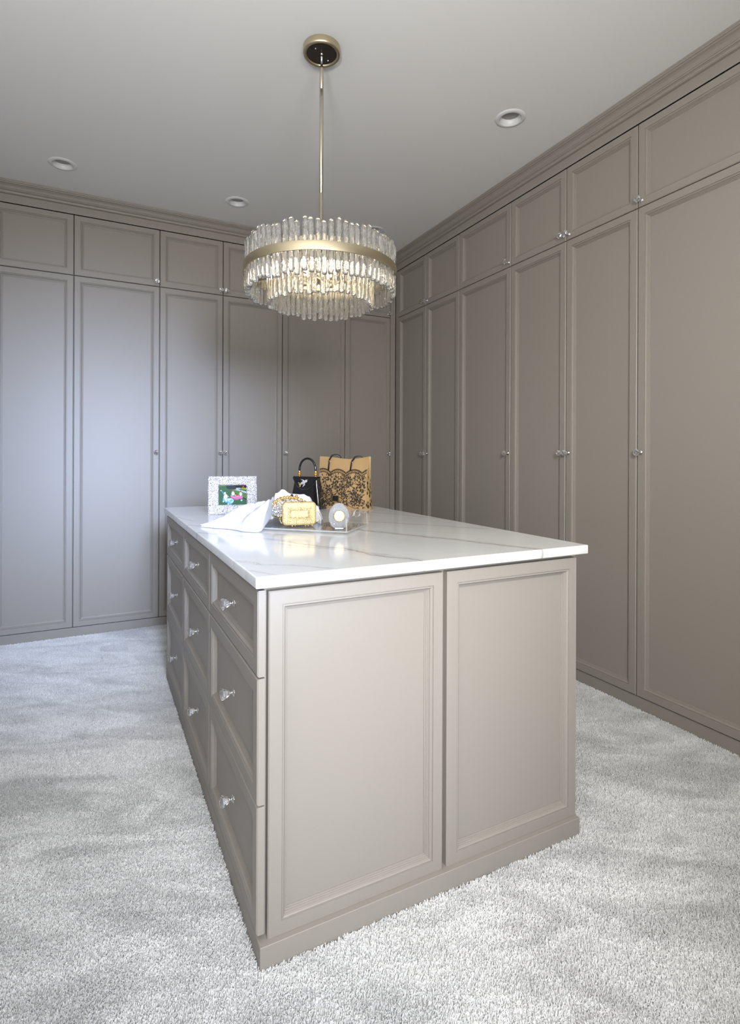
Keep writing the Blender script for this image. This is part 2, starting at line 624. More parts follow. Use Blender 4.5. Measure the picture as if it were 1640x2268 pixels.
def crown(length_pts):
    """length_pts: function offset -> (start, end) points in plan, so the corner is mitred"""
    b = MB()
    vv, fs = [], []
    for o, z in CROWN:
        for p in length_pts(o):
            vv.append((p[0], p[1], z))
    n = len(CROWN)
    for i in range(n - 1):
        fs.append((2 * i, 2 * i + 1, 2 * i + 3, 2 * i + 2))
    b.add(vv, fs, M['paint'])
    return b


struct('trim_1', crown(lambda o: ((XL, -o), (-o, -o))))
struct('trim_2', crown(lambda o: ((-o, -o), (-o, -3.42))))
# plinth boards under the wardrobes
struct('baseboard_back', MB().box(XL, 0.01, 0.010, 0.028, FZ, 0.0530, M['paint']))
struct('baseboard_right', MB().box(0.010, 0.028, -3.42, 0.010, FZ, 0.0530, M['paint']))
# corner filler post where the two runs meet
cf = MB()
cf.box(-0.0485, -0.002, 0.004, 0.022, 0.0555, 2.754, M['paint'])
cf.box(0.004, 0.022, -0.036, 0.004, 0.0555, 2.754, M['paint'])
struct('trim_3', cf)

# ------------------------------------------------------------------ panelled fronts
# moulding profile: (distance from the stile inwards, depth)
PROFILE = [(0.0, 0.0), (0.0008, 0.0022), (0.0022, 0.0022), (0.0034, 0.0012), (0.0056, 0.0010), (0.0078, 0.0022), (0.0098, 0.0048),
           (0.0104, 0.0064), (0.0128, 0.0068), (0.0134, 0.0086), (0.0158, 0.0090), (0.0164, 0.0108), (0.0190, 0.0112),
           (0.0196, 0.0135)]
PIN, PDEP = 0.0196, 0.0125


def front_frame(w, h, t=0.021, stile=0.034, rail=None, k=1.0, dk=1.5):
    rail = rail or stile
    b = MB()
    rings = [(0, 0, t), (0, 0, 0.0032), (0.0032, 0.0032, 0.0)]
    rings += [(stile + d * k, rail + d * k, q * dk) for d, q in PROFILE]
    vv, fs = [], []
    for ix, iz, y in rings:
        vv += [(ix, y, iz), (w - ix, y, iz), (w - ix, y, h - iz), (ix, y, h - iz)]
    for j in range(len(rings) - 1):
        for i in range(4):
            n = (i + 1) % 4
            fs.append((4 * j + i, 4 * j + n, 4 * j + 4 + n, 4 * j + 4 + i))
    fs.append((3, 2, 1, 0))
    return b.add(vv, fs, M['paint'])


def panel_mb(w, h, stile=0.034, rail=None, k=1.0, dk=1.5):
    rail = rail or stile
    ix, iz = stile + PIN * k, rail + PIN * k
    return MB().box(ix, w - ix, PDEP * dk, PDEP * dk + .003, iz, h - iz, M['paint'])


def make_knob_mesh():
    b = MB()
    T = Matrix.Rotation(pi / 2, 4, 'X')          # lathe z -> -y
    b.lathe([(0.0115, 0.0), (0.0115, 0.0018), (0.0085, 0.0034), (0.0048, 0.0060), (0.0044, 0.0105), (0.0066, 0.0125)], M['chrome'], 18, True, T)
    b.lathe([(0.0060, 0.0126), (0.0105, 0.0195), (0.0160, 0.0300), (0.0165, 0.0325), (0.0125, 0.0375), (0.0080, 0.0390)], M['crystal'], 9, False, T)
    return b.mesh('knob')


KNOB = make_knob_mesh()


def knob(parent, x, z, name='knob', y=0.0):
    return obj(name, KNOB, parent, (x, y, z))


ZB, ZM0, ZM1, ZT = 0.0575, 2.3565, 2.3605, 2.7525
KZ, KZU = 1.205, 2.388


def wardrobe(label, origin, rz, cols, fixed=0.0):
    """cols: list of (x0, x1, knob side) along the run, local x to the right as one faces it"""
    x0, x1 = cols[0][0], cols[-1][1]
    ox = x0
    T = Matrix.Rotation(rz, 3, 'Z') @ Vector((ox, 0, 0)) + Vector(origin)
    t = thing('wardrobe', label, 'wardrobe', T, rz)
    b = MB()
    w = x1 - x0
    b.box(0.0005, w - 0.0005, 0.0265, 0.60, 0.0545, 2.755, M['paint'])
    obj('carcass', b, t)
    for (a, c, side) in cols:
        g = 0.0023
        dw = c - a - 2 * g
        for z0, z1, nm, kz in ((ZB, ZM0, 'door', KZ), (ZM1, ZT, 'upper_door', KZU)):
            d = obj(nm, front_frame(dw, z1 - z0, rail=0.036), t, (a - ox + g, 0, z0))
            obj('panel', panel_mb(dw, z1 - z0, rail=0.036), d)
            kx = dw - 0.0175 if side == 'R' else 0.0175
            knob(d, kx, kz - z0)
    return t


P0 = (0, 0, 0)
BK = [-3.30, -2.860, -2.4145, -1.888, -1.4525, -1.000, -0.470, -0.0505]
wardrobe('taupe panelled double wardrobe at the far left of the back wall', P0, 0, [(BK[0], BK[1], 'R'), (BK[1], BK[2], 'L')])
wardrobe('wide single-door taupe wardrobe on the back wall, behind the left end of the island', P0, 0, [(BK[2], BK[3], 'R')])
wardrobe('taupe double wardrobe on the back wall behind the silver photo frame', P0, 0, [(BK[3], BK[4], 'R'), (BK[4], BK[5], 'L')])
wardrobe('taupe single wardrobe on the back wall below the chandelier, behind the black handbag', P0, 0, [(BK[5], BK[6], 'L')])
wardrobe('narrow taupe wardrobe on the back wall next to the corner, behind the tan tote', P0, 0, [(BK[6], BK[7], 'R')])
# the right-hand run faces -x: local x runs towards the camera
RT = [0.0375, 0.4735, 0.905, 1.440, 1.8820, 2.3195, 2.862, 3.40]
wardrobe('taupe double wardrobe on the right wall, nearest the corner', P0, -pi / 2, [(RT[0], RT[1], 'R'), (RT[1], RT[2], 'L')])
wardrobe('taupe single-door wardrobe on the right wall, third door column from the corner', P0, -pi / 2, [(RT[2], RT[3], 'R')])
wardrobe('taupe double wardrobe in the middle of the right wall with paired crystal knobs', P0, -pi / 2, [(RT[3], RT[4], 'R'), (RT[4], RT[5], 'L')])
wardrobe('wide taupe wardrobe at the right edge of the photo, nearest the camera', P0, -pi / 2, [(RT[5], RT[6], 'L'), (RT[6], RT[7], 'R')])

# ------------------------------------------------------------------ island
IX0, IX1, IY0, IY1, TOP = -1.9537, -0.8828, -2.8156, -0.935, 0.9025
isl = thing('island_cabinet', 'taupe painted island of nine drawers and panelled end doors on the carpet', 'cabinet', (-1.43, -1.89, FZ))


def iw(x, y, z):
    return (x + 1.43, y + 1.89, z - FZ)


b = MB()
b.box(*[v for p in zip(iw(-1.926, -2.778, 0.030), iw(-0.918, -0.962, 0.8738)) for v in p], M['paint'])
obj('body', b, isl)
b = MB()
b.box(*[v for p in zip(iw(-1.9405, -2.8150, FZ), iw(-0.9170, -0.950, 0.0465)) for v in p], M['paint'], 0.0012)
obj('plinth', b, isl)
for x0, x1, z0 in ((-1.9185, -1.4255, 0.0440), (-1.4125, -0.9165, 0.0440)):
    h = 0.8625 - z0
    d = obj('end_door', front_frame(x1 - x0, h, 0.0215, 0.0325), isl, iw(x0, -2.80, z0))
    obj('panel', panel_mb(x1 - x0, h, 0.0325), d)
DY = [-2.8005, -2.2005, -1.6005, -0.998]
DZ = [(0.6645, 0.8665), (0.3650, 0.6605), (0.0630, 0.3615)]
for c in range(3):
    for z0, z1 in DZ:
        w = DY[c + 1] - DY[c] - 0.004
        h = z1 - z0
        # drawer fronts face -x: local x points to -y
        d = obj('drawer', front_frame(w, h, 0.018, 0.036, dk=1.15), isl, iw(-1.9450, DY[c + 1] - 0.002, z0), -pi / 2)
        obj('panel', panel_mb(w, h, 0.036, dk=1.15), d)
        knob(d, w / 2, h / 2, y=PDEP * 1.15)

ct = thing('worktop', 'white marble-effect worktop with grey veins on the island', 'worktop', (-1.418, -1.875, 0.8745))
# slab with softly rounded edges
def slab(x0, x1, y0, y1, z0, z1, r):
    b = MB()
    ring = []
    for k in range(5):
        a = pi / 2 * k / 4
        ring.append((r - r * sin(a), z0 + r - r * cos(a)))
    ring = [(r - r * sin(pi / 2 * k / 4), z0 + r - r * cos(pi / 2 * k / 4)) for k in range(5)]
    ring += [(r - r * cos(pi / 2 * k / 4), z1 - r + r * sin(pi / 2 * k / 4)) for k in range(5)]
    R = 0.004
    out = []
    for cx, cy, a0 in ((x1 - R, y1 - R, 0), (x0 + R, y1 - R, 90), (x0 + R, y0 + R, 180), (x1 - R, y0 + R, 270)):
        for k in range(5):
            a = rad(a0 + 22.5 * k)
            out.append((cx, cy, cos(a), sin(a)))
    n = len(out)
    vv, fs = [], []
    for ins, z in ring:
        for cx, cy, ca, sa in out:
            vv.append((cx + (R - ins) * ca, cy + (R - ins) * sa, z))
    for j in range(len(ring) - 1):
        for i in range(n):
            k = (i + 1) % n
            fs.append((j * n + i, j * n + k, (j + 1) * n + k, (j + 1) * n + i))
    b.add(vv, fs, M['marble'], True)
    b.add(vv[:n], [tuple(range(n))[::-1]], M['marble'])
    b.add(vv[-n:], [tuple(range(n))], M['marble'])
    return b


obj('slab', slab(IX0 + 1.418, IX1 + 1.418, IY0 + 1.875, IY1 + 1.875, 0, TOP - 0.8745, 0.0035), ct)

# ------------------------------------------------------------------ recessed downlights (off)
LAB = ['round white recessed downlight nearest the left edge of the photo', 'round white recessed downlight above the back wall, left of the chandelier rod',
       'round white recessed downlight partly hidden behind the chandelier', 'round white recessed downlight nearest the camera, near the right wall']


def downlight_parts():
    trim = MB().lathe([(0.0525, 0.004), (0.0535, -0.0055), (0.056, -0.0068), (0.066, -0.0055), (0.0745, -0.0028), (0.0765, -0.0002)], M['lamp_white'], 40, True, None, False)
    refl = MB().lathe([(0.0525, -0.004), (0.0515, 0.002), (0.0475, 0.016), (0.0452, 0.0175), (0.0445, 0.020)], M['lamp_white'], 40, True, None, False)
    lens = MB().lathe([(0.0446, 0.020), (0.024, 0.0190), (0.00001, 0.0184)], M['lamp_lens'], 32, True, None, False)
    return trim.mesh('trim_ring'), refl.mesh('reflector'), lens.mesh('lens')


DLP = downlight_parts()
for (x, y), lab in zip(LIGHTS, LAB):
    t = thing('recessed_downlight', lab, 'downlight', (x, y, H), 0, 'recessed ceiling downlights')
    for nm, me in zip(('trim_ring', 'reflector', 'lens'), DLP):
        obj(nm, me, t)

# ------------------------------------------------------------------ chandelier
CH = (-1.4473, -1.9278, H)
ch = thing('chandelier', 'round champagne gold chandelier with tiers of rippled glass rods above the island', 'chandelier', CH)


def cz(z):
    return z - H


can = MB()
can.lathe([(0.0775, 0.0), (0.0775, -0.020), (0.0765, -0.026), (0.0735, -0.0285), (0.0655, -0.0285), (0.0635, -0.0270), (0.0625, -0.0230)], M['gold'], 48, True, None, False)
canopy = obj('canopy', can, ch)
obj('canopy_plate', MB().lathe([(0.0628, -0.0232), (0.03, -0.0236), (0.00001, -0.0236)], M['bronze'], 40, True, None, False), canopy)
for sx, sy in ((-0.035, -0.021), (0.036, 0.019)):
    obj('screw', MB().lathe([(0.0035, 0), (0.0035, -0.004), (0.0024, -0.0062), (0.00001, -0.0066)], M['chrome'], 12), canopy, (sx, sy, -0.0236))
obj('stem', MB().lathe([(0.0060, -0.0236), (0.0060, -0.0255), (0.0040, -0.0262), (0.0040, -0.034), (0.0056, -0.0355), (0.0056, -0.039), (0.0040, -0.0405), (0.0040, -0.072)], M['chrome'], 14), ch)
rd = MB()
pz = [(0.0034, cz(2.818)), (0.0075, cz(2.800)), (0.0082, cz(2.795))]
for zc in (2.710, 2.277):
    pz += [(0.0082, cz(zc + .003)), (0.0072, cz(zc + .002)), (0.0072, cz(zc - .002)), (0.0082, cz(zc - .003))]
pz += [(0.0082, cz(1.93)), (0.018, cz(1.925)), (0.018, cz(1.905)), (0.006, cz(1.895)), (0.00001, cz(1.89))]
obj('rod', rd.lathe(pz, M['champagne'], 20, True), ch)


def ring_band(r, z0, z1, t=0.004, lip=0.002):
    b = MB()
    prof = [(r - t, cz(z0)), (r + lip, cz(z0)), (r + lip, cz(z0 + .004)), (r, cz(z0 + .005)), (r, cz(z1 - .002)), (r - .001, cz(z1)), (r - t, cz(z1)), (r - t, cz(z0))]
    return b.lathe(prof, M['gold'], 96, False, None, False)


ob = ring_band(0.3165, 1.9225, 1.9575)
for i, sm in enumerate(ob.sm):
    ob.sm[i] = True
me = ob.mesh('outer_band')
me.polygons.foreach_set('use_smooth', [True] * len(me.polygons))
try:
    me.set_sharp_from_angle(angle=rad(35))
except Exception:
    pass
obj('outer_band', me, ch)
for z0, z1 in ((1.932, 1.966), (2.002, 2.022)):
    me = ring_band(0.2035, z0, z1).mesh('inner_band')
    me.polygons.foreach_set('use_smooth', [True] * len(me.polygons))
    try:
        me.set_sharp_from_angle(angle=rad(35))
    except Exception:
        pass
    obj('inner_band', me, ch)
for i in range(6):
    a = 2 * pi * i / 6 + .3
    b = MB().tube([(0.012 * cos(a), 0.012 * sin(a), cz(1.915)), (0.2 * cos(a), 0.2 * sin(a), cz(1.945)), (0.313 * cos(a), 0.313 * sin(a), cz(1.940))], 0.0042, M['gold'], 8)
    obj('spoke', b, ch)
    a += pi / 6
    b = MB()
    T = Matrix.Translation((0.115 * cos(a), 0.115 * sin(a), cz(1.918)))
    b.lathe([(0.011, 0), (0.012, 0.004), (0.010, 0.040), (0.007, 0.042)], M['gold'], 14, True, T)
    b.tube([(0, 0, cz(1.91)), (0.06 * cos(a), 0.06 * sin(a), cz(1.905)), (0.115 * cos(a), 0.115 * sin(a), cz(1.920))], 0.0035, M['gold'], 8)
    so = obj('lamp_socket', b, ch)
    obj('bulb', MB().lathe([(0.0065, 0.042), (0.013, 0.058), (0.0155, 0.075), (0.011, 0.096), (0.003, 0.112), (0.00001, 0.114)], M['bulb'], 14, True, T), so)


def glass_rod_mesh(seed, L, r):
    rng = random.Random(seed)
    b = MB()
    n, k = 10, 20
    vv, fs = [], []
    off = Vector((seed * 3.1, 0, 0))
    for j in range(k + 1):
        z = -L / 2 + L * j / k
        e = 1.0
        for d in (j, k - j):
            if d == 0:
                e = 0.80
            elif d == 1:
                e = min(e, 0.97)
        tw = 0.35 * j
        for i in range(n):
            a = 2 * pi * i / n + tw * 0.25
            q = r * e * (1 + 0.26 * noise.noise(Vector((cos(a) * 1.3, sin(a) * 1.3, z * 55)) + off))
            vv.append((q * cos(a), q * sin(a), z))
    for j in range(k):
        for i in range(n):
            m_ = (i + 1) % n
            fs.append((j * n + i, j * n + m_, (j + 1) * n + m_, (j + 1) * n + i))
    fs.append(tuple(range(n))[::-1])
    fs.append(tuple(k * n + i for i in range(n)))
    b.add(vv, fs, M['rod_glass'], True)
    return b.mesh('glass_rod')


RODS_A = [glass_rod_mesh(s, 0.196, 0.0106) for s in range(6)]
RODS_B = [glass_rod_mesh(s + 9, 0.176, 0.0102) for s in range(6)]
rng = random.Random(3)


def hang(n, R, zc, pool, jit):
    for i in range(n):
        a = 2 * pi * (i + rng.uniform(-.16, .16)) / n
        o = bpy.data.objects.new('glass_rod', pool[rng.randrange(len(pool))])
        COL.objects.link(o)
        o.parent = ch
        o.location = (R * cos(a), R * sin(a), cz(zc) + rng.uniform(-jit, jit))
        o.rotation_euler = (rng.uniform(-.03, .03), rng.uniform(-.03, .03), rng.uniform(0, 6.28))


hang(76, 0.3010, 1.944, RODS_A, 0.008)
hang(52, 0.2130, 1.889, RODS_B, 0.007)

# ------------------------------------------------------------------ things on the worktop
Z0 = TOP + 0.0004

# silver photo frame
AF = rad(-9.0)
FW, FH = 0.230, 0.184
fr = thing('photo_frame', 'silver hammered picture frame with a snapshot of children in toy cars', 'photo frame', (-1.8095, -1.4137, Z0), AF, rot=(rad(-9), 0, AF))
b = MB()
ox0, ox1, oz0, oz1 = 0.0505, FW - 0.0505, 0.046, FH - 0.045
ring = [(0, 0, FW, FH, 0.016), (0, 0, FW, FH, 0.003), (0.003, 0.003, FW - .003, FH - .003, 0.0), (ox0 - .004, oz0 - .004, ox1 + .004, oz1 + .004, 0.0), (ox0, oz0, ox1, oz1, 0.004), (ox0, oz0, ox1, oz1, 0.009)]
vv, fs = [], []
for x0, z0, x1, z1, y in ring:
    vv += [(x0, y, z0), (x1, y, z0), (x1, y, z1), (x0, y, z1)]
for j in range(len(ring) - 1):
    for i in range(4):
        n = (i + 1) % 4
        fs.append((4 * j + i, 4 * j + n, 4 * j + 4 + n, 4 * j + 4 + i))
b.add(vv, fs, M['silver_glitter'])
b.add([vv[0], vv[1], vv[2], vv[3]], [(3, 2, 1, 0)], M['black_velvet'])
obj('surround', b, fr)
b = MB()
b.add([(0, 0, 0), (0.05, 0, 0), (0.045, 0, 0.12), (0.005, 0, 0.12), (0, .003, 0), (0.05, .003, 0), (0.045, .003, 0.12), (0.005, .003, 0.12)],
      [(0, 1, 2, 3), (7, 6, 5, 4), (0, 4, 5, 1), (2, 6, 7, 3), (1, 5, 6, 2), (0, 3, 7, 4)], M['black_velvet'])
obj('easel_back', b, fr, (0.09, 0.080, 0.0145), rot=(rad(31), 0, 0))


def flat(c, name):
    return simple(name, tuple(q * 0.55 for q in c), 0.65, spec=0.12)


def photo_print():
    """the snapshot: flat printed colours on the card behind the opening"""
    b = MB()
    w, h = ox1 - ox0, oz1 - oz0
    C = {k: flat(c, 'photo_' + k) for k, c in dict(grass=(0.07, 0.17, 0.085), grass_light=(0.12, 0.26, 0.07), shade=(0.05, 0.06, 0.075), path=(0.55, 0.62, 0.66),
         tree=(0.02, 0.035, 0.02), lime=(0.30, 0.42, 0.06), red=(0.65, 0.06, 0.03), pink=(0.80, 0.22, 0.48), pink_light=(0.90, 0.42, 0.62), blue=(0.20, 0.55, 0.86),
         blue_light=(0.62, 0.83, 0.93), blue_dark=(0.10, 0.38, 0.62), skin=(0.82, 0.55, 0.43), white=(0.88, 0.86, 0.88), hair=(0.30, 0.15, 0.07), wheel=(0.70, 0.72, 0.76), dark=(0.03, 0.03, 0.05), cream=(0.85, 0.75, 0.5)).items()}
    lay = [0]

    def poly(pts, c):
        lay[0] += 1
        y = 0.0085 - 0.00003 * lay[0]
        b.add([(ox0 + x * w, y, oz0 + (1 - z) * h) for x, z in pts], [tuple(range(len(pts)))], C[c])

    def ell(cx, cy, rx, ry, c, rot=0.0, n=16):
        poly([(cx + rx * cos(2 * pi * k / n) * cos(rot) - ry * sin(2 * pi * k / n) * sin(rot) * .75,
               cy + (rx * cos(2 * pi * k / n) * sin(rot) + ry * sin(2 * pi * k / n) * cos(rot))) for k in range(n)], c)
    poly([(0, 0), (1, 0), (1, 1), (0, 1)], 'grass')
    poly([(0, 0.02), (0.3, 0.02), (0.28, 0.05), (0, 0.06)], 'grass_light')
    poly([(0.45, 0.2), (1, 0.3), (1, 0.75), (0.7, 0.5)], 'grass_light')
    poly([(0.25, 0.03), (0.7, 0.0), (0.62, 0.2), (0.36, 0.2), (0.27, 0.13)], 'shade')
    poly([(0.6, 0), (1, 0), (1, 0.3), (0.85, 0.22), (0.6, 0.16)], 'tree')
    poly([(0.82, 0.12), (1, 0.14), (1, 0.26), (0.8, 0.2)], 'lime')
    ell(0.88, 0.07, 0.03, 0.04, 'red')
    poly([(0.55, 0.22), (0.70, 0.2), (1, 0.33), (1, 0.42)], 'path')
    poly([(0.62, 0.13), (0.78, 0.13), (0.8, 0.18), (0.62, 0.2)], 'path')
    # pink car with two children
    poly([(0.87, 0.62), (1.0, 0.72), (1.0, 0.76), (0.86, 0.66)], 'dark')
    ell(0.51, 0.43, 0.06, 0.10, 'white')
    ell(0.50, 0.31, 0.032, 0.055, 'skin')
    ell(0.49, 0.27, 0.035, 0.04, 'hair')
    ell(0.50, 0.23, 0.025, 0.02, 'red')
    ell(0.79, 0.46, 0.055, 0.09, 'white')
    ell(0.78, 0.35, 0.03, 0.05, 'skin')
    ell(0.785, 0.31, 0.034, 0.04, 'hair')
    poly([(0.56, 0.48), (0.72, 0.50), (0.70, 0.56), (0.56, 0.54)], 'skin')
    poly([(0.62, 0.48), (0.70, 0.46), (0.69, 0.55), (0.62, 0.53)], 'red')
    poly([(0.42, 0.44), (0.43, 0.52), (0.54, 0.60), (0.78, 0.57), (0.84, 0.48), (0.87, 0.62), (0.84, 0.70), (0.62, 0.71), (0.50, 0.68), (0.42, 0.60)], 'pink')
    poly([(0.43, 0.50), (0.55, 0.58), (0.8, 0.55), (0.8, 0.58), (0.55, 0.62), (0.43, 0.54)], 'pink_light')
    poly([(0.54, 0.71), (0.72, 0.72), (0.70, 0.755), (0.55, 0.74)], 'pink')
    ell(0.815, 0.78, 0.035, 0.05, 'wheel')
    # blue car with one child
    poly([(0.085, 0.26), (0.11, 0.25), (0.19, 0.46), (0.17, 0.50)], 'blue_dark')
    ell(0.075, 0.26, 0.025, 0.025, 'cream')
    ell(0.16, 0.82, 0.03, 0.055, 'wheel', 0.4)
    ell(0.33, 0.965, 0.035, 0.04, 'wheel', 0.4)
    poly([(0.14, 0.66), (0.22, 0.62), (0.40, 0.66), (0.47, 0.68), (0.53, 0.78), (0.50, 0.90), (0.42, 1.0), (0.37, 0.98), (0.30, 0.88), (0.24, 0.89), (0.20, 0.82), (0.14, 0.78)], 'blue')
    poly([(0.30, 0.70), (0.44, 0.65), (0.54, 0.76), (0.51, 0.88), (0.43, 0.90), (0.32, 0.80)], 'blue_light')
    poly([(0.37, 0.80), (0.45, 0.72), (0.50, 0.78), (0.42, 0.86)], 'blue')
    ell(0.24, 0.58, 0.075, 0.13, 'white', 0.2)
    ell(0.25, 0.74, 0.04, 0.10, 'white', -0.5)
    poly([(0.29, 0.53), (0.37, 0.57), (0.36, 0.60), (0.29, 0.58)], 'skin')
    ell(0.215, 0.41, 0.042, 0.07, 'skin')
    ell(0.215, 0.385, 0.042, 0.045, 'cream')
    return b


obj('snapshot', photo_print(), fr)

# clear acrylic tray
TA = rad(-44.4)
TR = (-1.4796, -2.2746, Z0)
tray = thing('acrylic_tray', 'clear acrylic tray with cut-out end handles on the marble worktop', 'tray', TR, TA)
TL, TD, TT = 0.395, 0.236, 0.006
FT = 0.004
tb_ = MB().box(-TL, 0, 0, TD, FT, FT + TT, M['acrylic'], 0.0010)
for e in ((-TL, 0, -.0012, -.0002, FT + .0006, FT + TT - .0004), (-TL, 0, TD + .0002, TD + .0012, FT + .0006, FT + TT - .0004), (.0002, .0012, 0, TD, FT + .0006, FT + TT - .0004)):
    tb_.box(*e, M['acrylic_edge'])
obj('base', tb_, tray)


def end_panel(x):
    """upright end with rounded corners and a raised loop handle"""
    b = MB()
    pts = []
    zb, zt = FT + TT + .0002, 0.058
    r = 0.012
    pts += [(0.0, zb), (TD, zb), (TD, zt - r)]
    pts += [(TD - r + r * cos(a), zt - r + r * sin(a)) for a in (rad(q) for q in (30, 60, 90))]
    c = TD / 2
    pts += [(c + .050, zt), (c + .040, zt + .005), (c + .034, zt + .012), (c + .022, zt + .018), (c, zt + .020), (c - .022, zt + .018), (c - .034, zt + .012), (c - .040, zt + .005), (c - .050, zt)]
    pts += [(r + r * cos(a), zt - r + r * sin(a)) for a in (rad(q) for q in (90, 120, 150))] + [(0.0, zt - r)]
    hole = []
    n = len(pts)
    cx, czz = c, zt + .002
    t = 0.005
    # hole vertices matched one-to-one with the outline
    for (y, z) in pts:
        d = Vector((y - cx, z - czz))
        a = math.atan2(d.y / .02, d.x / .1)
        hole.append((cx + 0.030 * cos(a), czz - 0.002 + 0.0095 * sin(a)))
    vv = [(x, y, z) for y, z in pts] + [(x, y, z) for y, z in hole] + [(x + t, y, z) for y, z in pts] + [(x + t, y, z) for y, z in hole]
    fs = []
    for i in range(n):
        k = (i + 1) % n
        fs += [(i, n + i, n + k, k), (2 * n + i, 2 * n + k, 3 * n + k, 3 * n + i)]
    b.add(vv, fs, M['acrylic'])
    b.add(vv, [f for i in range(n) for k in ((i + 1) % n,) for f in ((i, k, 2 * n + k, 2 * n + i), (n + i, 3 * n + i, 3 * n + k, n + k))], M['acrylic_edge'])
    return b


obj('end_handle', end_panel(-0.005), tray)
obj('end_handle', end_panel(-TL), tray)
for fx in (-0.012, -TL + .012):
    for fy in (0.012, TD - .012):
        obj('foot', MB().lathe([(0.006, 0), (0.007, FT * .6), (0.006, FT)], M['acrylic'], 12), tray, (fx, fy, 0))
ZTRAY = Z0 + FT + TT + 0.0004

# gold glitter clutch
CW, CHT, CD = 0.129, 0.089, 0.042
cu = thing('evening_clutch', 'small gold glitter box clutch standing on the acrylic tray', 'clutch bag', (-1.5850, -2.0600, ZTRAY), rad(-14))


def pillow(w, h, d, r, puff, m, y0, y1, zc, nseg=5):
    """rounded rectangle shell from y0 to y1 with a puffed face towards y0"""
    b = MB()
    out = []
    for sx, sz, a0 in ((1, 1, 0), (-1, 1, 90), (-1, -1, 180), (1, -1, 270)):
        for k in range(nseg + 1):
            a = rad(a0 + 90 * k / nseg)
            out.append((sx * (w / 2 - r), sz * (h / 2 - r), cos(a), sin(a)))
    n = len(out)
    steps = [(0.0, y1), (0.0, y0 + 0.010 if y0 < y1 else y0 - .010)]
    s = 1 if y0 < y1 else -1
    e = 0.011
    steps = [(0.0, y1), (0.0, y0 + s * e)] + [(e * (1 - cos(pi / 2 * q)), y0 + s * e * (1 - sin(pi / 2 * q))) for q in (0.33, 0.66, 1.0)] + [(e + .014, y0 - s * puff * .6), (e + .022, y0 - s * puff)]
    vv, fs = [], []
    for ins, y in steps:
        for cx, cz_, ca, sa in out:
            rr = max(r - ins, 0.0)
            ex = max(0, ins - r)
            vv.append(((abs(cx) - ex) * (1 if cx > 0 else -1) + rr * ca, y, (abs(cz_) - ex) * (1 if cz_ > 0 else -1) + rr * sa + zc))
    for j in range(len(steps) - 1):
        for i in range(n):
            k = (i + 1) % n
            f = (j * n + i, j * n + k, (j + 1) * n + k, (j + 1) * n + i)
            fs.append(f if s < 0 else f[::-1])
    b.add(vv, fs, m, True)
    o = (len(steps) - 1) * n
    cap = [vv[o + q * (nseg + 1) + nseg // 2] for q in range(4)]
    b.add(cap, [(0, 1, 2, 3) if s < 0 else (3, 2, 1, 0)], m)
    return b


zc = CHT / 2 + 0.004
obj('front_shell', pillow(CW, CHT, CD, 0.016, 0.0004, M['gold_glitter'], -CD / 2, -0.0012, zc), cu)
obj('back_shell', pillow(CW, CHT, CD, 0.016, 0.0004, M['gold_glitter'], CD / 2, 0.0012, zc), cu)
b = MB()
b.box(-CW / 2 + .006, CW / 2 - .006, -.0014, .0014, zc - CHT / 2 + .006, zc + CHT / 2 - .006, M['pale_gold'])
obj('seam', b, cu)
for fx in (-0.026, 0.024):
    obj('foot', MB().lathe([(0.0035, 0), (0.004, .002), (0.003, .0045)], M['pale_gold'], 10), cu, (fx, -0.004, 0))
    obj('foot', MB().lathe([(0.0035, 0), (0.004, .002), (0.003, .0045)], M['pale_gold'], 10), cu, (fx + .012, 0.006, 0))
b = MB().tube([(CW / 2 - .002 + 0.018 * sin(pi * k / 12), 0.002, zc - .012 + 0.021 * cos(pi * k / 12)) for k in range(13)], 0.0014, M['bright_gold'], 8)
obj('wrist_ring', b, cu)
b = MB().tube([(-CW / 2 + .002 - 0.010 * sin(pi * k / 12), 0.002, zc - .020 + 0.017 * cos(pi * k / 12)) for k in range(13)], 0.0012, M['bright_gold'], 8)
obj('wrist_ring', b, cu)

# rhinestone shell purse leaning in the cloth behind the clutch
sh = thing('shell_purse', 'rhinestone shell-shaped purse with a gold roped rim tucked into white cloth', 'evening bag', (-1.5860, -1.9480, ZTRAY + 0.0062), rot=(rad(-6), rad(10), rad(-20)))


def shell_pt(a, q, side, W_=0.088, H_=0.097, D_=0.020):
    """a: angle 0..pi along the arc, q: 0 rim .. 1 centre"""
    ra = 1 - q
    x = W_ * cos(a) * ra
    z = 0.012 + (H_ - 0.012) * sin(a) ** 0.8 * ra
    y = side * D_ * (1 - ra ** 2.2) * (0.93 + .07 * cos(22 * a))
    return (x, y, z)


for side, nm in ((-1, 'front_shell'), (1, 'back_shell')):
    b = MB()
    na, nq = 44, 8
    vv = [shell_pt(pi * i / na, j / nq, side) for j in range(nq + 1) for i in range(na + 1)]
    fs = []
    for j in range(nq):
        for i in range(na):
            f = (j * (na + 1) + i, j * (na + 1) + i + 1, (j + 1) * (na + 1) + i + 1, (j + 1) * (na + 1) + i)
            fs.append(f if side < 0 else f[::-1])
    b.add(vv, fs, M['rhinestone'], True)
    obj(nm, b, sh)
b = MB()
pa = []
for k in range(121):
    a = pi * k / 120
    p = Vector(shell_pt(a, 0, 1))
    pa.append(p)
b.tube(pa, [0.0048 * (1 + .28 * sin(k * 1.0)) for k in range(121)], M['bright_gold'], 10)
ps = []
for k in range(161):
    a = pi * k / 160
    p = Vector(shell_pt(a, 0.035, 1))
    ps.append(p + Vector((0.0050 * cos(k * .9) * cos(a), -0.0055 + 0.0045 * sin(k * .9), 0.0050 * cos(k * .9) * sin(a))))
b.tube(ps, 0.0019, M['pale_gold'], 6)
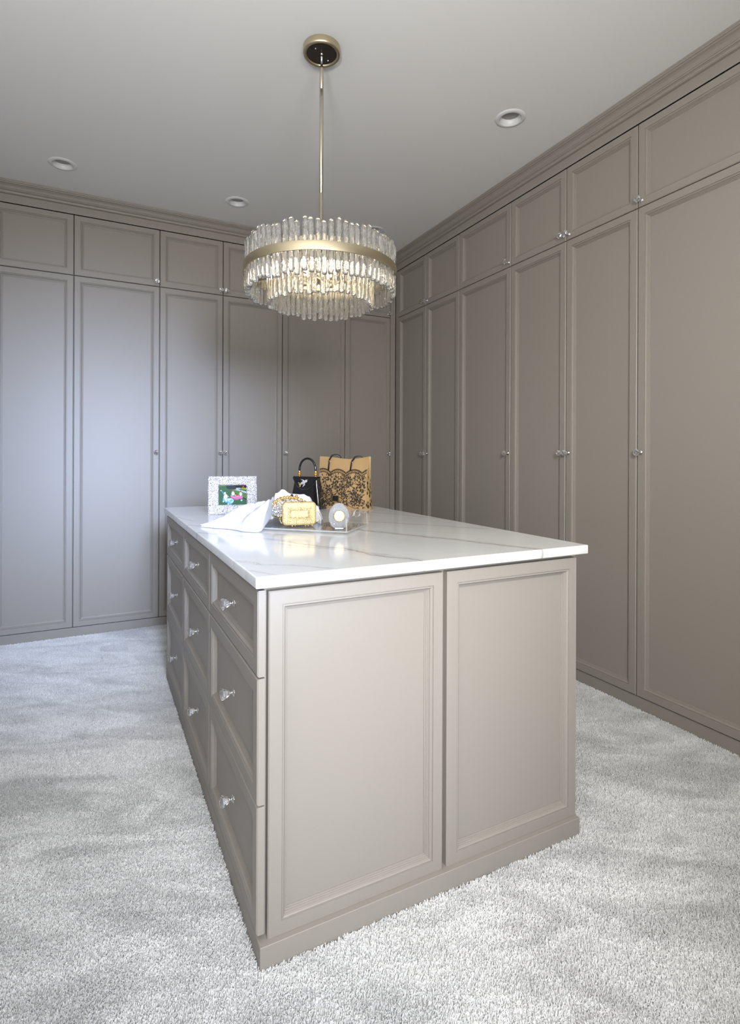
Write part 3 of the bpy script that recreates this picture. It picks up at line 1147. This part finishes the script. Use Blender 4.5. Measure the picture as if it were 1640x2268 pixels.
b.tube([Vector((-.086, 0, .010)), Vector((0, -.004, .004)), Vector((.086, 0, .010))], 0.003, M['bright_gold'], 8)
obj('roped_rim', b, sh)
for kx in (-0.009, 0.009):
    obj('clasp_ball', MB().sphere((0, 0, 0), 0.0062, M['bronze'] if kx < 0 else M['bright_gold'], 12), sh, (kx, 0.0, 0.103))
b = MB().tube([(0.030 + 0.010 * cos(2 * pi * k / 16), -0.012, 0.094 + 0.0045 * sin(2 * pi * k / 16)) for k in range(16)], 0.0011, M['chrome'], 6, closed=True)
b.tube([(0.047 + 0.006 * cos(2 * pi * k / 16), -0.010, 0.090 + 0.004 * sin(2 * pi * k / 16)) for k in range(16)], 0.0011, M['pale_gold'], 6, closed=True)
obj('chain_link', b, sh)

# white sheer cloth: draped around and in front of the purse
SCARF_O = Vector((-1.62, -2.02, Z0))


def lerp_tab(t, tab):
    if t <= tab[0][0]:
        return tab[0][1:]
    for (a, *va), (b_, *vb) in zip(tab, tab[1:]):
        if t <= b_:
            k = (t - a) / (b_ - a)
            k = k * k * (3 - 2 * k)
            return [p + (q - p) * k for p, q in zip(va, vb)]
    return tab[-1][1:]


def scarf_mesh():
    # cloth-space table: s, lateral a (m), front depth, ridge depth, back depth, ridge height, front height
    tab = [(0.00, -0.660, 2.118, 2.130, 2.160, 0.008, 0.000), (0.08, -0.602, 2.085, 2.125, 2.190, 0.028, 0.000), (0.20, -0.530, 2.055, 2.130, 2.240, 0.066, 0.000),
           (0.34, -0.452, 1.985, 2.130, 2.270, 0.086, 0.000), (0.48, -0.402, 1.975, 2.140, 2.290, 0.098, 0.000), (0.58, -0.392, 1.995, 2.170, 2.320, 0.104, 0.002),
           (0.65, -0.388, 2.160, 2.265, 2.340, 0.118, 0.025), (0.74, -0.362, 2.228, 2.275, 2.360, 0.130, 0.030), (0.83, -0.318, 2.232, 2.285, 2.360, 0.124, 0.030),
           (0.92, -0.245, 2.225, 2.280, 2.350, 0.098, 0.020), (0.97, -0.212, 2.190, 2.240, 2.300, 0.066, 0.012), (1.00, -0.194, 2.150, 2.190, 2.230, 0.026, 0.010)]
    ns, nt_ = 150, 60
    vv, fs = [], []
    A = Vector((cos(YAW), -sin(YAW), 0))
    B = Vector((sin(YAW), cos(YAW), 0))
    C0 = Vector((-2.28185, -4.04285, 0))
    for i in range(ns + 1):
        s = i / ns
        a, b0, b1, b2, h, hf = lerp_tab(s, tab)
        for j in range(nt_ + 1):
            t = j / nt_
            if t < 0.55:
                u = t / 0.55
                bb = b0 + (b1 - b0) * u
                z = hf + (h - hf) * (sin(u * pi / 2) ** 0.85)
            else:
                u = (t - 0.55) / 0.45
                bb = b1 + (b2 - b1) * u
                z = h * (cos(u * pi / 2) ** 0.9)
            aa = a + 0.020 * noise.noise(Vector((s * 4, t * 2.5, 3.3))) * (1 - abs(2 * t - 1) * .4)
            # folds fan out from the gathered point near the purse
            ang = math.atan2(bb - 2.20, aa + 0.36)
            dist = math.hypot(bb - 2.20, aa + 0.36)
            fold = 0.010 * sin(ang * 9 + 1.5 * noise.noise(Vector((aa * 9, bb * 9, 0)))) * min(1, dist * 6) * min(1, z * 25)
            fold += 0.013 * (abs(noise.noise(Vector((aa * 13, bb * 13, 5.0)))) - .25) * min(1, z * 20) + 0.012 * (0.3 - abs(noise.noise(Vector((aa * 30, bb * 22, 2.0))))) * min(1, z * 25)
            z2 = max(z + fold, 0.0)
            edge = 0.006 * noise.noise(Vector((s * 18, 7.7, 0)))
            P = C0 + A * aa + B * (bb + edge * (1 - u if t < .55 else 0))
            vv.append((P.x - SCARF_O.x, P.y - SCARF_O.y, z2 + 0.0012))
    w = nt_ + 1
    for i in range(ns):
        for j in range(nt_):
            fs.append((i * w + j, (i + 1) * w + j, (i + 1) * w + j + 1, i * w + j + 1))
    b = MB().add(vv, fs, M['cloth'], True)
    return b


sc = obj('white_cloth', scarf_mesh(), None, SCARF_O)
sc['label'] = 'crumpled sheer white cloth spilling over the worktop around the shell purse'
sc['category'] = 'cloth'
md = sc.modifiers.new('thickness', 'SOLIDIFY')
md.thickness = 0.0008
md.offset = 1

# crystal desk clock
ck = thing('crystal_clock', 'oval cut-crystal desk clock with a gold ringed dial on the tray', 'clock', (-1.4835, -2.2110, ZTRAY), rot=(rad(-7), 0, rad(-19)))
b = MB()
KW, KH, KD = 0.0375, 0.0480, 0.015
for side in (-1, 1):
    vv, fs = [], []
    na, nq = 132, 44
    for j in range(nq + 1):
        q = j / nq
        for i in range(na):
            a = 2 * pi * i / na
            egg = 1 - 0.06 * sin(a)
            rx, rz = KW * egg * (1 - q), KH * (1 - q)
            y = side * KD * (1 - (1 - q) ** 2.6)
            # swirling cuts
            ph = math.floor((a + .35) / (pi / 2)) * pi / 2 + pi / 4 + .12
            y += side * -0.0020 * max(0.0, sin(((1 - q) * cos(a - ph)) * 56)) ** 0.6 * (1 if 0.05 < q < 0.60 else 0)
            vv.append((rx * cos(a), y, KH + rz * sin(a)))
    for j in range(nq):
        for i in range(na):
            k = (i + 1) % na
            f = (j * na + i, j * na + k, (j + 1) * na + k, (j + 1) * na + i)
            fs.append(f if side < 0 else f[::-1])
    b.add(vv, fs, M['swirl_crystal'], False)
obj('crystal_body', b, ck)
TY = Matrix.Translation((0, -KD - 0.0005, KH)) @ Matrix.Rotation(pi / 2, 4, 'X')
bz = obj('bezel', MB().lathe([(0.0155, 0.0), (0.0200, 0.0), (0.0205, 0.0030), (0.0185, 0.0050), (0.0165, 0.0042), (0.0158, 0.0020)], M['bright_gold'], 40, True, TY, False), ck)
obj('dial', MB().lathe([(0.0162, -0.004), (0.0162, 0.0018), (0.00001, 0.0019)], M['clock_face'], 36, False, TY, False), ck)
b = MB()
for k in range(12):
    a = 2 * pi * k / 12
    T = TY @ Matrix.Rotation(a, 4, 'Z')
    b.box(-0.0004, 0.0004, 0.0118, 0.0142, 0.0020, 0.0023, M['dial_ink'], 0, T)
obj('hour_mark', b, ck)
for L, w_, a in ((0.0085, 0.0006, -2.30), (0.0125, 0.0004, -2.36)):
    obj('hand', MB().box(-w_, w_, -0.001, L, 0.0024, 0.0028, M['dial_ink'], 0, TY @ Matrix.Rotation(a, 4, 'Z')), ck)
obj('hub', MB().lathe([(0.0011, 0.002), (0.0011, 0.0032), (0.00001, 0.0034)], M['dial_ink'], 10, True, TY), ck)
obj('stand', MB().box(-0.016, 0.016, -0.011, 0.012, 0.0, 0.006, M['crystal'], 0.001), ck)

# black patent handbag
HA = rad(-57.0)
HB = (-1.3526 + 0.058, -1.2074 - 0.091, Z0)
hb = thing('handbag', 'small black patent handbag with an arched handle and a jewelled fish brooch', 'handbag', HB, HA)
BW0, BW1, BD0, BD1, BH = 0.216, 0.148, 0.074, 0.040, 0.166


def bag_body(w0, w1, d0, d1, h, m, n=10, rnd=0.012, sag=0.006, mat2=None, pinch=0.0):
    b = MB()
    vv, fs = [], []
    segs = 6
    base = []
    for j in range(n + 1):
        t = j / n
        e = t ** 0.75
        w, d = w0 + (w1 - w0) * e, d0 + (d1 - d0) * e
        r = min(rnd, d / 2 - .001)
        ringp = []
        for sx, sy, a0 in ((1, 1, 0), (-1, 1, 90), (-1, -1, 180), (1, -1, 270)):
            for k in range(segs + 1):
                a = rad(a0 + 90 * k / segs)
                x = sx * (w / 2 - r) + r * cos(a)
                y = sy * (d / 2 - r) + r * sin(a)
                ringp.append((x, y, h * t))
        vv += ringp
    L = 4 * (segs + 1)
    for j in range(n):
        for i in range(L):
            k = (i + 1) % L
            fs.append((j * L + i, j * L + k, (j + 1) * L + k, (j + 1) * L + i))
    fs.append(tuple(range(L))[::-1])
    fs.append(tuple(n * L + i for i in range(L)))
    b.add(vv, fs, m, True)
    return b


obj('body', bag_body(BW0, BW1, BD0, BD1, BH, M['patent']), hb, (0, BD0 / 2, 0))
# curved front flap
b = MB()
vv, fs = [], []
na, nq = 28, 8
for layer in (0, 1):
    for j in range(nq + 1):
        q = j / nq
        for i in range(na + 1):
            u = -1 + 2 * i / na
            drop = 0.062 * (1 - abs(u) ** 2.4) + 0.010
            hw = 0.077 + .003 * q
            z = BH + 0.003 - drop * q
            # body front at this height
            e = max(0, min(1, z / BH)) ** .75
            yf = BD0 / 2 - (BD0 + (BD1 - BD0) * e) / 2
            vv.append((u * hw, yf - 0.0035 + layer * 0.002 - .001 * sin(q * pi), z))
w = na + 1
o2 = (nq + 1) * w
for j in range(nq):
    for i in range(na):
        fs.append((j * w + i + 1, j * w + i, (j + 1) * w + i, (j + 1) * w + i + 1))
        fs.append((o2 + j * w + i, o2 + j * w + i + 1, o2 + (j + 1) * w + i + 1, o2 + (j + 1) * w + i))
for i in range(na):
    fs.append((nq * w + i + 1, nq * w + i, o2 + nq * w + i, o2 + nq * w + i + 1))
b.add(vv, fs, M['patent'], True)
b.box(-0.077, 0.077, BD0 / 2 - BD1 / 2 - .0035, BD0 / 2 + BD1 / 2 + .001, BH, BH + .004, M['patent'], .001)
flap = obj('flap', b, hb)
# jewelled fish brooch on the flap
b = MB()
YB_ = 0.010
fr_ = random.Random(5)


def fish(u, v):
    """brooch plane: u along the fish, v across; tilted up to the right"""
    c, s_ = cos(rad(24)), sin(rad(24))
    return (-0.002 + u * c - v * s_, YB_ - 0.006, BH - 0.028 + u * s_ + v * c)


def gems(pts, r, m):
    for u, v in pts:
        x, y, z = fish(u, v)
        T = Matrix.Translation((x, y, z)) @ Matrix.Rotation(pi / 2, 4, 'X')
        b.lathe([(r, 0), (r, r * .5), (r * .5, r * 1.1)], m, 6, False, T)


body_pts = [(u, v) for k in range(9) for u in (-0.018 + k * 0.0052,) for v in (-.0055, 0.0, .0055) if abs(v) < 0.0078 * math.sqrt(max(0, 1 - ((u - .006) / .028) ** 2)) + .0012]
gems(body_pts, 0.0029, M['crystal_metal'] if 'crystal_metal' in M else M['chrome'])
gems([(-0.020 - .004 * k, s_ * (.002 + .0030 * k)) for k in range(4) for s_ in (-1, 0, 1)], 0.0026, M['pale_gold'])
gems([(-0.026, -.010), (-0.028, .010), (-0.030, 0)], 0.0030, M['chrome'])
gems([(0.002 - .003 * k, .010 + .0034 * k) for k in range(4)] + [(0.006 - .002 * k, .0105 + .003 * k) for k in range(3)], 0.0025, M['chrome'])
gems([(0.000 - .004 * k, -.0100 - .0030 * k) for k in range(4)] + [(0.005 - .003 * k, -.0100 - .003 * k) for k in range(3)], 0.0025, M['chrome'])
gems([(0.030, 0.0015)], 0.0035, M['pale_gold'])
obj('fish_brooch', b, flap)
b = MB()
hp = []
for k in range(25):
    a = pi * k / 24
    hp.append((-0.0540 * cos(a), BD0 / 2, BH + 0.028 + 0.072 * sin(a) ** 0.8))
b.tube(hp, 0.0060, M['patent'], 12)
hd = obj('handle', b, hb)
for s_ in (-1, 1):
    bb = MB().sphere((0, 0, 0.0120), 0.0098, M['amber'], 16)
    bb.lathe([(0.0065, 0.019), (0.0070, 0.022), (0.0062, 0.031), (0.0050, 0.033)], M['bright_gold'], 14)
    bb.lathe([(0.0060, 0.0), (0.0066, 0.0028), (0.0050, 0.0045)], M['bright_gold'], 14)
    obj('handle_bead', bb, hd, (s_ * 0.0540, BD0 / 2, BH + 0.003))

# tan satin tote with black lace
TOA = math.atan2(-0.254, 0.1703)
TO = (-1.198, -1.2518, Z0)
to = thing('tote_bag', 'tan satin tote bag with a black floral lace overlay and black straps', 'tote bag', TO, TOA)
TW, THT, TDP = 0.306, 0.276, 0.078


def tote_front(x, z):
    """front face: x 0..TW at the base, z height; leans back towards the pinched top and sags a little"""
    t = z / THT
    cx = TW / 2
    wid = 1 + 0.035 * t - 0.03 * sin(t * pi)
    xx = cx + (x - cx) * wid
    y = (TDP / 2 - 0.006) * t ** 1.15 - 0.010 * sin(pi * x / TW) * sin(pi * min(1, t * 1.05)) + 0.0035 * noise.noise(Vector((x * 14, z * 9, 1)))
    top = 0.004 * sin(x / TW * pi * 2 + .6) * t ** 4 - .008 * sin(pi * x / TW) * t ** 4
    return Vector((xx, y, z + top))


def tote_body():
    b = MB()
    nx, nz = 30, 26
    vv, fs = [], []

    def grid(fn, n, m, flip):
        o = len(vv)
        for j in range(m + 1):
            for i in range(n + 1):
                vv.append(fn(i / n, j / m))
        for j in range(m):
            for i in range(n):
                f = (o + j * (n + 1) + i, o + j * (n + 1) + i + 1, o + (j + 1) * (n + 1) + i + 1, o + (j + 1) * (n + 1) + i)
                fs.append(f[::-1] if flip else f)

    def back(u, v):
        p = tote_front(u * TW, v * THT)
        return Vector((p.x, TDP - p.y, p.z))
    grid(lambda u, v: tote_front(u * TW, v * THT), nx, nz, False)
    grid(back, nx, nz, True)
    for ex, fl in ((0, True), (1, False)):
        def side(u, v, ex=ex):
            p = tote_front(ex * TW, v * THT)
            q = Vector((p.x, TDP - p.y, p.z))
            r_ = p.lerp(q, u)
            r_.x += (0.010 if ex else -0.010) * sin(pi * u) * (1 - v) - (0.030 if ex else -0.030) * sin(pi * u) * max(0, v - .25) * 0.5
            return r_
        grid(side, 8, nz, fl)
    grid(lambda u, v: tote_front(u * TW, 0).lerp(Vector((tote_front(u * TW, 0).x, TDP - tote_front(u * TW, 0).y, 0)), v), nx, 4, True)
    b.add(vv, fs, M['tan'], True)
    return b


tb = obj('body', tote_body(), to)


def strip(b, pts, w, m, fn, lift=-0.0009):
    """a ribbon of thread following 2-D points on the face"""
    P = [Vector((p[0], p[1])) for p in pts]
    vv, fs = [], []
    L = len(P)
    for i, p in enumerate(P):
        a, c = P[max(0, i - 1)], P[min(L - 1, i + 1)]
        t = (c - a)
        if t.length < 1e-9:
            t = Vector((1, 0))
        t.normalize()
        n_ = Vector((-t.y, t.x))
        ww = w[i] if isinstance(w, list) else w
        for s_ in (-1, 1):
            q = p + n_ * ww * s_
            vv.append(fn(q.x, q.y) + Vector((0, lift, 0)))
    for i in range(L - 1):
        fs.append((2 * i, 2 * i + 1, 2 * i + 3, 2 * i + 2))
    b.add(vv, fs, m, False)


def fan(b, pts, m, fn, lift=-0.0009):
    c = Vector((sum(p[0] for p in pts) / len(pts), sum(p[1] for p in pts) / len(pts)))
    vv = [fn(c.x, c.y) + Vector((0, lift, 0))] + [fn(*p) + Vector((0, lift, 0)) for p in pts]
    n = len(pts)
    b.add(vv, [(0, 1 + i, 1 + (i + 1) % n) for i in range(n)], m)


def lace():
    b = MB()
    rg = random.Random(11)
    m = M['lace']
    zs = THT * 0.690
    X0, X1 = 0.003, TW - 0.003

    def scal(x):
        return zs + 0.020 * abs(sin(pi * (x + .02) / 0.098)) ** 0.8

    def ok(x, z):
        return X0 < x < X1 and 0.004 < z < scal(x) - 0.004
    xs = [X0 + (X1 - X0) * i / 150 for i in range(151)]
    strip(b, [(x, scal(x)) for x in xs], 0.0030, m, tote_front)
    strip(b, [(x, scal(x) - .0170) for x in xs], 0.0017, m, tote_front)
    # fringe above and loops within the border
    for i in range(0, 150, 2):
        x = xs[i]
        if rg.random() < .8:
            strip(b, [(x, scal(x)), (x + rg.uniform(-.0008, .0008), scal(x) + rg.uniform(.004, .0085))], 0.00035, m, tote_front)
    for i in range(3, 150, 6):
        x = xs[i]
        zc_ = scal(x) - .0095
        strip(b, [(min(X1, max(X0, x + .0042 * cos(2 * pi * k / 10))), zc_ + .0052 * sin(2 * pi * k / 10)) for k in range(11)], 0.0011, m, tote_front, -0.0012)

    def clampx(x):
        return min(X1, max(X0, x))

    def leaf(x, z, a, L):
        pts = []
        for k in range(9):
            t = k / 8
            wv = L * 0.22 * sin(pi * t) * (1 + .5 * (k % 2))
            pts.append((t * L, wv))
        for k in range(8, -1, -1):
            t = k / 8
            wv = -L * 0.22 * sin(pi * t) * (1 + .5 * (k % 2))
            pts.append((t * L, wv))
        c, s_ = cos(a), sin(a)
        fan(b, [(clampx(x + p * c - q * s_), min(scal(clampx(x)) - .003, max(.003, z + p * s_ + q * c))) for p, q in pts], m, tote_front, -0.0010 - rg.random() * .0004)

    def flower(x, z, r):
        for k in range(6):
            leaf(x + r * .25 * cos(k * pi / 3), z + r * .25 * sin(k * pi / 3), k * pi / 3 + rg.uniform(-.25, .25), r * rg.uniform(.75, 1.1))

    def scroll(x, z, a, R, turns=1.1, sgn=1):
        pts, ws = [], []
        px, pz, an = x, z, a
        n = 34
        for k in range(n):
            t = k / n
            st = R * 0.19
            an += sgn * (0.03 + .42 * t ** 1.6) * turns * .55
            px += st * cos(an) * (1 - .35 * t)
            pz += st * sin(an) * (1 - .35 * t)
            if not ok(px, pz):
                break
            pts.append((px, pz))
            ws.append(0.0013 * (1 - .3 * t))
        if len(pts) > 4:
            strip(b, pts, ws, m, tote_front, -0.0011)
            if len(pts) == n:
                flower(px, pz, R * .20)
    spots = [(0.040, 0.150), (0.120, 0.158), (0.205, 0.155), (0.275, 0.150), (0.075, 0.110), (0.155, 0.112), (0.245, 0.105), (0.030, 0.070), (0.110, 0.062), (0.190, 0.068), (0.272, 0.060), (0.065, 0.025), (0.150, 0.022), (0.230, 0.024), (0.290, 0.018), (0.012, 0.112), (0.012, 0.028), (0.080, 0.165), (0.165, 0.168), (0.245, 0.165), (0.110, 0.130), (0.200, 0.128), (0.290, 0.115), (0.070, 0.075), (0.150, 0.072), (0.235, 0.070), (0.100, 0.030), (0.190, 0.030), (0.265, 0.028)]
    done = []
    for x, z in spots:
        x += rg.uniform(-.008, .008)
        z += rg.uniform(-.006, .006)
        done.append(x)
        flower(x, z, rg.uniform(.015, .021))
        for k in range(3 if len(done) < 18 else 1):
            scroll(x, z, rg.uniform(0, 6.28), rg.uniform(.020, .030), rg.uniform(.8, 1.3), rg.choice((-1, 1)))
        for k in range(3):
            a = rg.uniform(0, 6.28)
            d = rg.uniform(.018, .030)
            q = (x + d * cos(a), z + d * sin(a))
            if ok(*q):
                leaf(q[0], q[1], a, rg.uniform(.010, .016))
    # lace wraps the right gusset
    return b


obj('lace_overlay', lace(), tb)


def gusset_pt(u, v):
    p = tote_front(TW, v)
    q = Vector((p.x, TDP - p.y, p.z))
    r_ = p.lerp(q, u)
    t = v / THT
    r_.x += 0.010 * sin(pi * u) * (1 - t) - 0.030 * sin(pi * u) * max(0, t - .25) * 0.5
    return r_


b = MB()
rg = random.Random(21)
for k in range(26):
    u, v = rg.uniform(.05, .9), rg.uniform(.01, .17)
    pts = []
    L = rg.uniform(.012, .022)
    a0 = rg.uniform(0, 6.28)
    for i in range(12):
        t = 2 * pi * i / 12
        rr = L * (.5 + .5 * (i % 2)) * .6
        pts.append((min(.98, max(.02, u + rr * cos(t + a0) / .1)), max(.002, v + rr * sin(t + a0))))
    vv = [gusset_pt(u, v) + Vector((.0012, 0, 0))] + [gusset_pt(*q) + Vector((.0012, 0, 0)) for q in pts]
    b.add(vv, [(0, 1 + i, 1 + (i + 1) % 12) for i in range(12)], M['lace'])
obj('lace_gusset', b, tb)
# straps: one loop each face, drooping behind the rim
def strap(x):
    pts = []
    for z in (0.205, 0.225, 0.245, 0.262):
        p = tote_front(x + 0.004 + (z - .205) * .06, z)
        pts.append(p + Vector((0, -0.0045, 0)))
    p = tote_front(x + .01, THT)
    pts += [p + Vector((0.004, -0.004, -.003)), p + Vector((0.012, -0.002, 0.009)), p + Vector((0.026, 0.006, 0.0125)), p + Vector((0.040, 0.014, 0.010)), p + Vector((0.050, 0.021, 0.000)), p + Vector((0.054, 0.023, -0.014))]
    return MB().tube(pts, 0.0052, M['black_leather'], 8, True, None, 0.42, up=(0, 1, 0))


for x in (0.060, 0.200):
    s_ = obj('strap', strap(x), to)
    p = tote_front(x + .0075, 0.250) + Vector((0, -.008, 0))
    bk = MB()
    bk.tube([p + Vector((-.0072, 0, -.005)), p + Vector((.0072, 0, -.005)), p + Vector((.0072, 0, .005)), p + Vector((-.0072, 0, .005))], 0.0011, M['pale_gold'], 6, closed=True, up=(0, 1, 0))
    obj('buckle', bk, s_)
# small framed name plate low on the left
b = MB()
px, pz_ = 0.122, 0.052
p = tote_front(px, pz_)
T = Matrix.Translation(p + Vector((0, -.0035, 0))) @ Matrix.Rotation(rad(-10), 4, 'X')
b.box(-.021, .021, -.0012, .0012, -.015, .015, M['black_leather'], 0.0005, T)
for x0, x1, z0, z1 in ((-.024, .024, -.018, -.0145), (-.024, .024, .0145, .018), (-.024, -.0200, -.0145, .0145), (.0200, .024, -.0145, .0145)):
    b.box(x0, x1, -.0026, .0014, z0, z1, M['bright_gold'], 0, T)
obj('metal_plate', b, to)

# ------------------------------------------------------------------ carpet pile
pile = MB()
for x0, x1, y0, y1 in ((XL, -1.9425, -4.35, 0.008), (-0.9155, 0.008, -4.35, 0.008), (-1.9425, -0.9155, -0.948, 0.008), (-1.9425, -0.9155, -4.35, -2.8165)):
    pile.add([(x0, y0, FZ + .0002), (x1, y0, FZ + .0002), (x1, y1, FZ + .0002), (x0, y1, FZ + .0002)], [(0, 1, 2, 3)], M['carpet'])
po = obj('carpet_pile', pile, bpy.data.objects['floor'])
po['kind'] = 'stuff'


def carpet_tree():
    nt = bpy.data.node_groups.new('cut_pile', 'GeometryNodeTree')
    nt.interface.new_socket('Geometry', in_out='INPUT', socket_type='NodeSocketGeometry')
    nt.interface.new_socket('Geometry', in_out='OUTPUT', socket_type='NodeSocketGeometry')
    gi, go = N(nt, 'NodeGroupInput'), N(nt, 'NodeGroupOutput')
    di = N(nt, 'GeometryNodeDistributePointsOnFaces')
    di.inputs['Density'].default_value = 92000.0
    link(nt, gi.outputs[0], di.inputs['Mesh'])
    cone = N(nt, 'GeometryNodeMeshCone')
    cone.inputs['Vertices'].default_value = 5
    cone.inputs['Radius Top'].default_value = 0.0011
    cone.inputs['Radius Bottom'].default_value = 0.0017
    cone.inputs['Depth'].default_value = 0.0098
    sm = N(nt, 'GeometryNodeSetMaterial')
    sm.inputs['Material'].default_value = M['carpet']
    link(nt, cone.outputs['Mesh'], sm.inputs['Geometry'])
    inst = N(nt, 'GeometryNodeInstanceOnPoints')
    link(nt, di.outputs['Points'], inst.inputs['Points'])
    link(nt, sm.outputs[0], inst.inputs['Instance'])
    # pile lean: broad sweeps plus a random tilt
    pos = N(nt, 'GeometryNodeInputPosition')
    rotv = N(nt, 'ShaderNodeVectorRotate', rotation_type='Z_AXIS')
    rotv.inputs['Angle'].default_value = rad(28)
    link(nt, pos.outputs[0], rotv.inputs['Vector'])
    mul = N(nt, 'ShaderNodeVectorMath', operation='MULTIPLY')
    link(nt, rotv.outputs[0], mul.inputs[0])
    mul.inputs[1].default_value = (2.0, 5.0, 1.0)
    nz = N(nt, 'ShaderNodeTexNoise')
    setin(nz, Scale=1.0, Detail=4.0, Roughness=0.6, Distortion=0.9)
    link(nt, mul.outputs[0], nz.inputs['Vector'])
    sub = N(nt, 'ShaderNodeVectorMath', operation='SUBTRACT')
    link(nt, nz.outputs['Color'], sub.inputs[0])
    sub.inputs[1].default_value = (.5, .5, .5)
    scl = N(nt, 'ShaderNodeVectorMath', operation='MULTIPLY')
    link(nt, sub.outputs[0], scl.inputs[0])
    scl.inputs[1].default_value = (3.2, 3.2, 0.0)
    rv = N(nt, 'FunctionNodeRandomValue', data_type='FLOAT_VECTOR')
    rv.inputs[0].default_value = (-.38, -.38, 0)
    rv.inputs[1].default_value = (.38, .38, 6.28)
    ad = N(nt, 'ShaderNodeVectorMath', operation='ADD')
    link(nt, scl.outputs[0], ad.inputs[0])
    link(nt, rv.outputs[0], ad.inputs[1])
    er = N(nt, 'FunctionNodeEulerToRotation')
    link(nt, ad.outputs[0], er.inputs[0])
    link(nt, er.outputs[0], inst.inputs['Rotation'])
    rs = N(nt, 'FunctionNodeRandomValue', data_type='FLOAT')
    rs.inputs[2].default_value = 0.8
    rs.inputs[3].default_value = 1.15
    rs.inputs['Seed'].default_value = 4
    link(nt, rs.outputs[1], inst.inputs['Scale'])
    jn = N(nt, 'GeometryNodeJoinGeometry')
    link(nt, inst.outputs[0], jn.inputs[0])
    link(nt, gi.outputs[0], jn.inputs[0])
    link(nt, jn.outputs[0], go.inputs[0])
    return nt


gm = po.modifiers.new('cut_pile', 'NODES')
gm.node_group = carpet_tree()
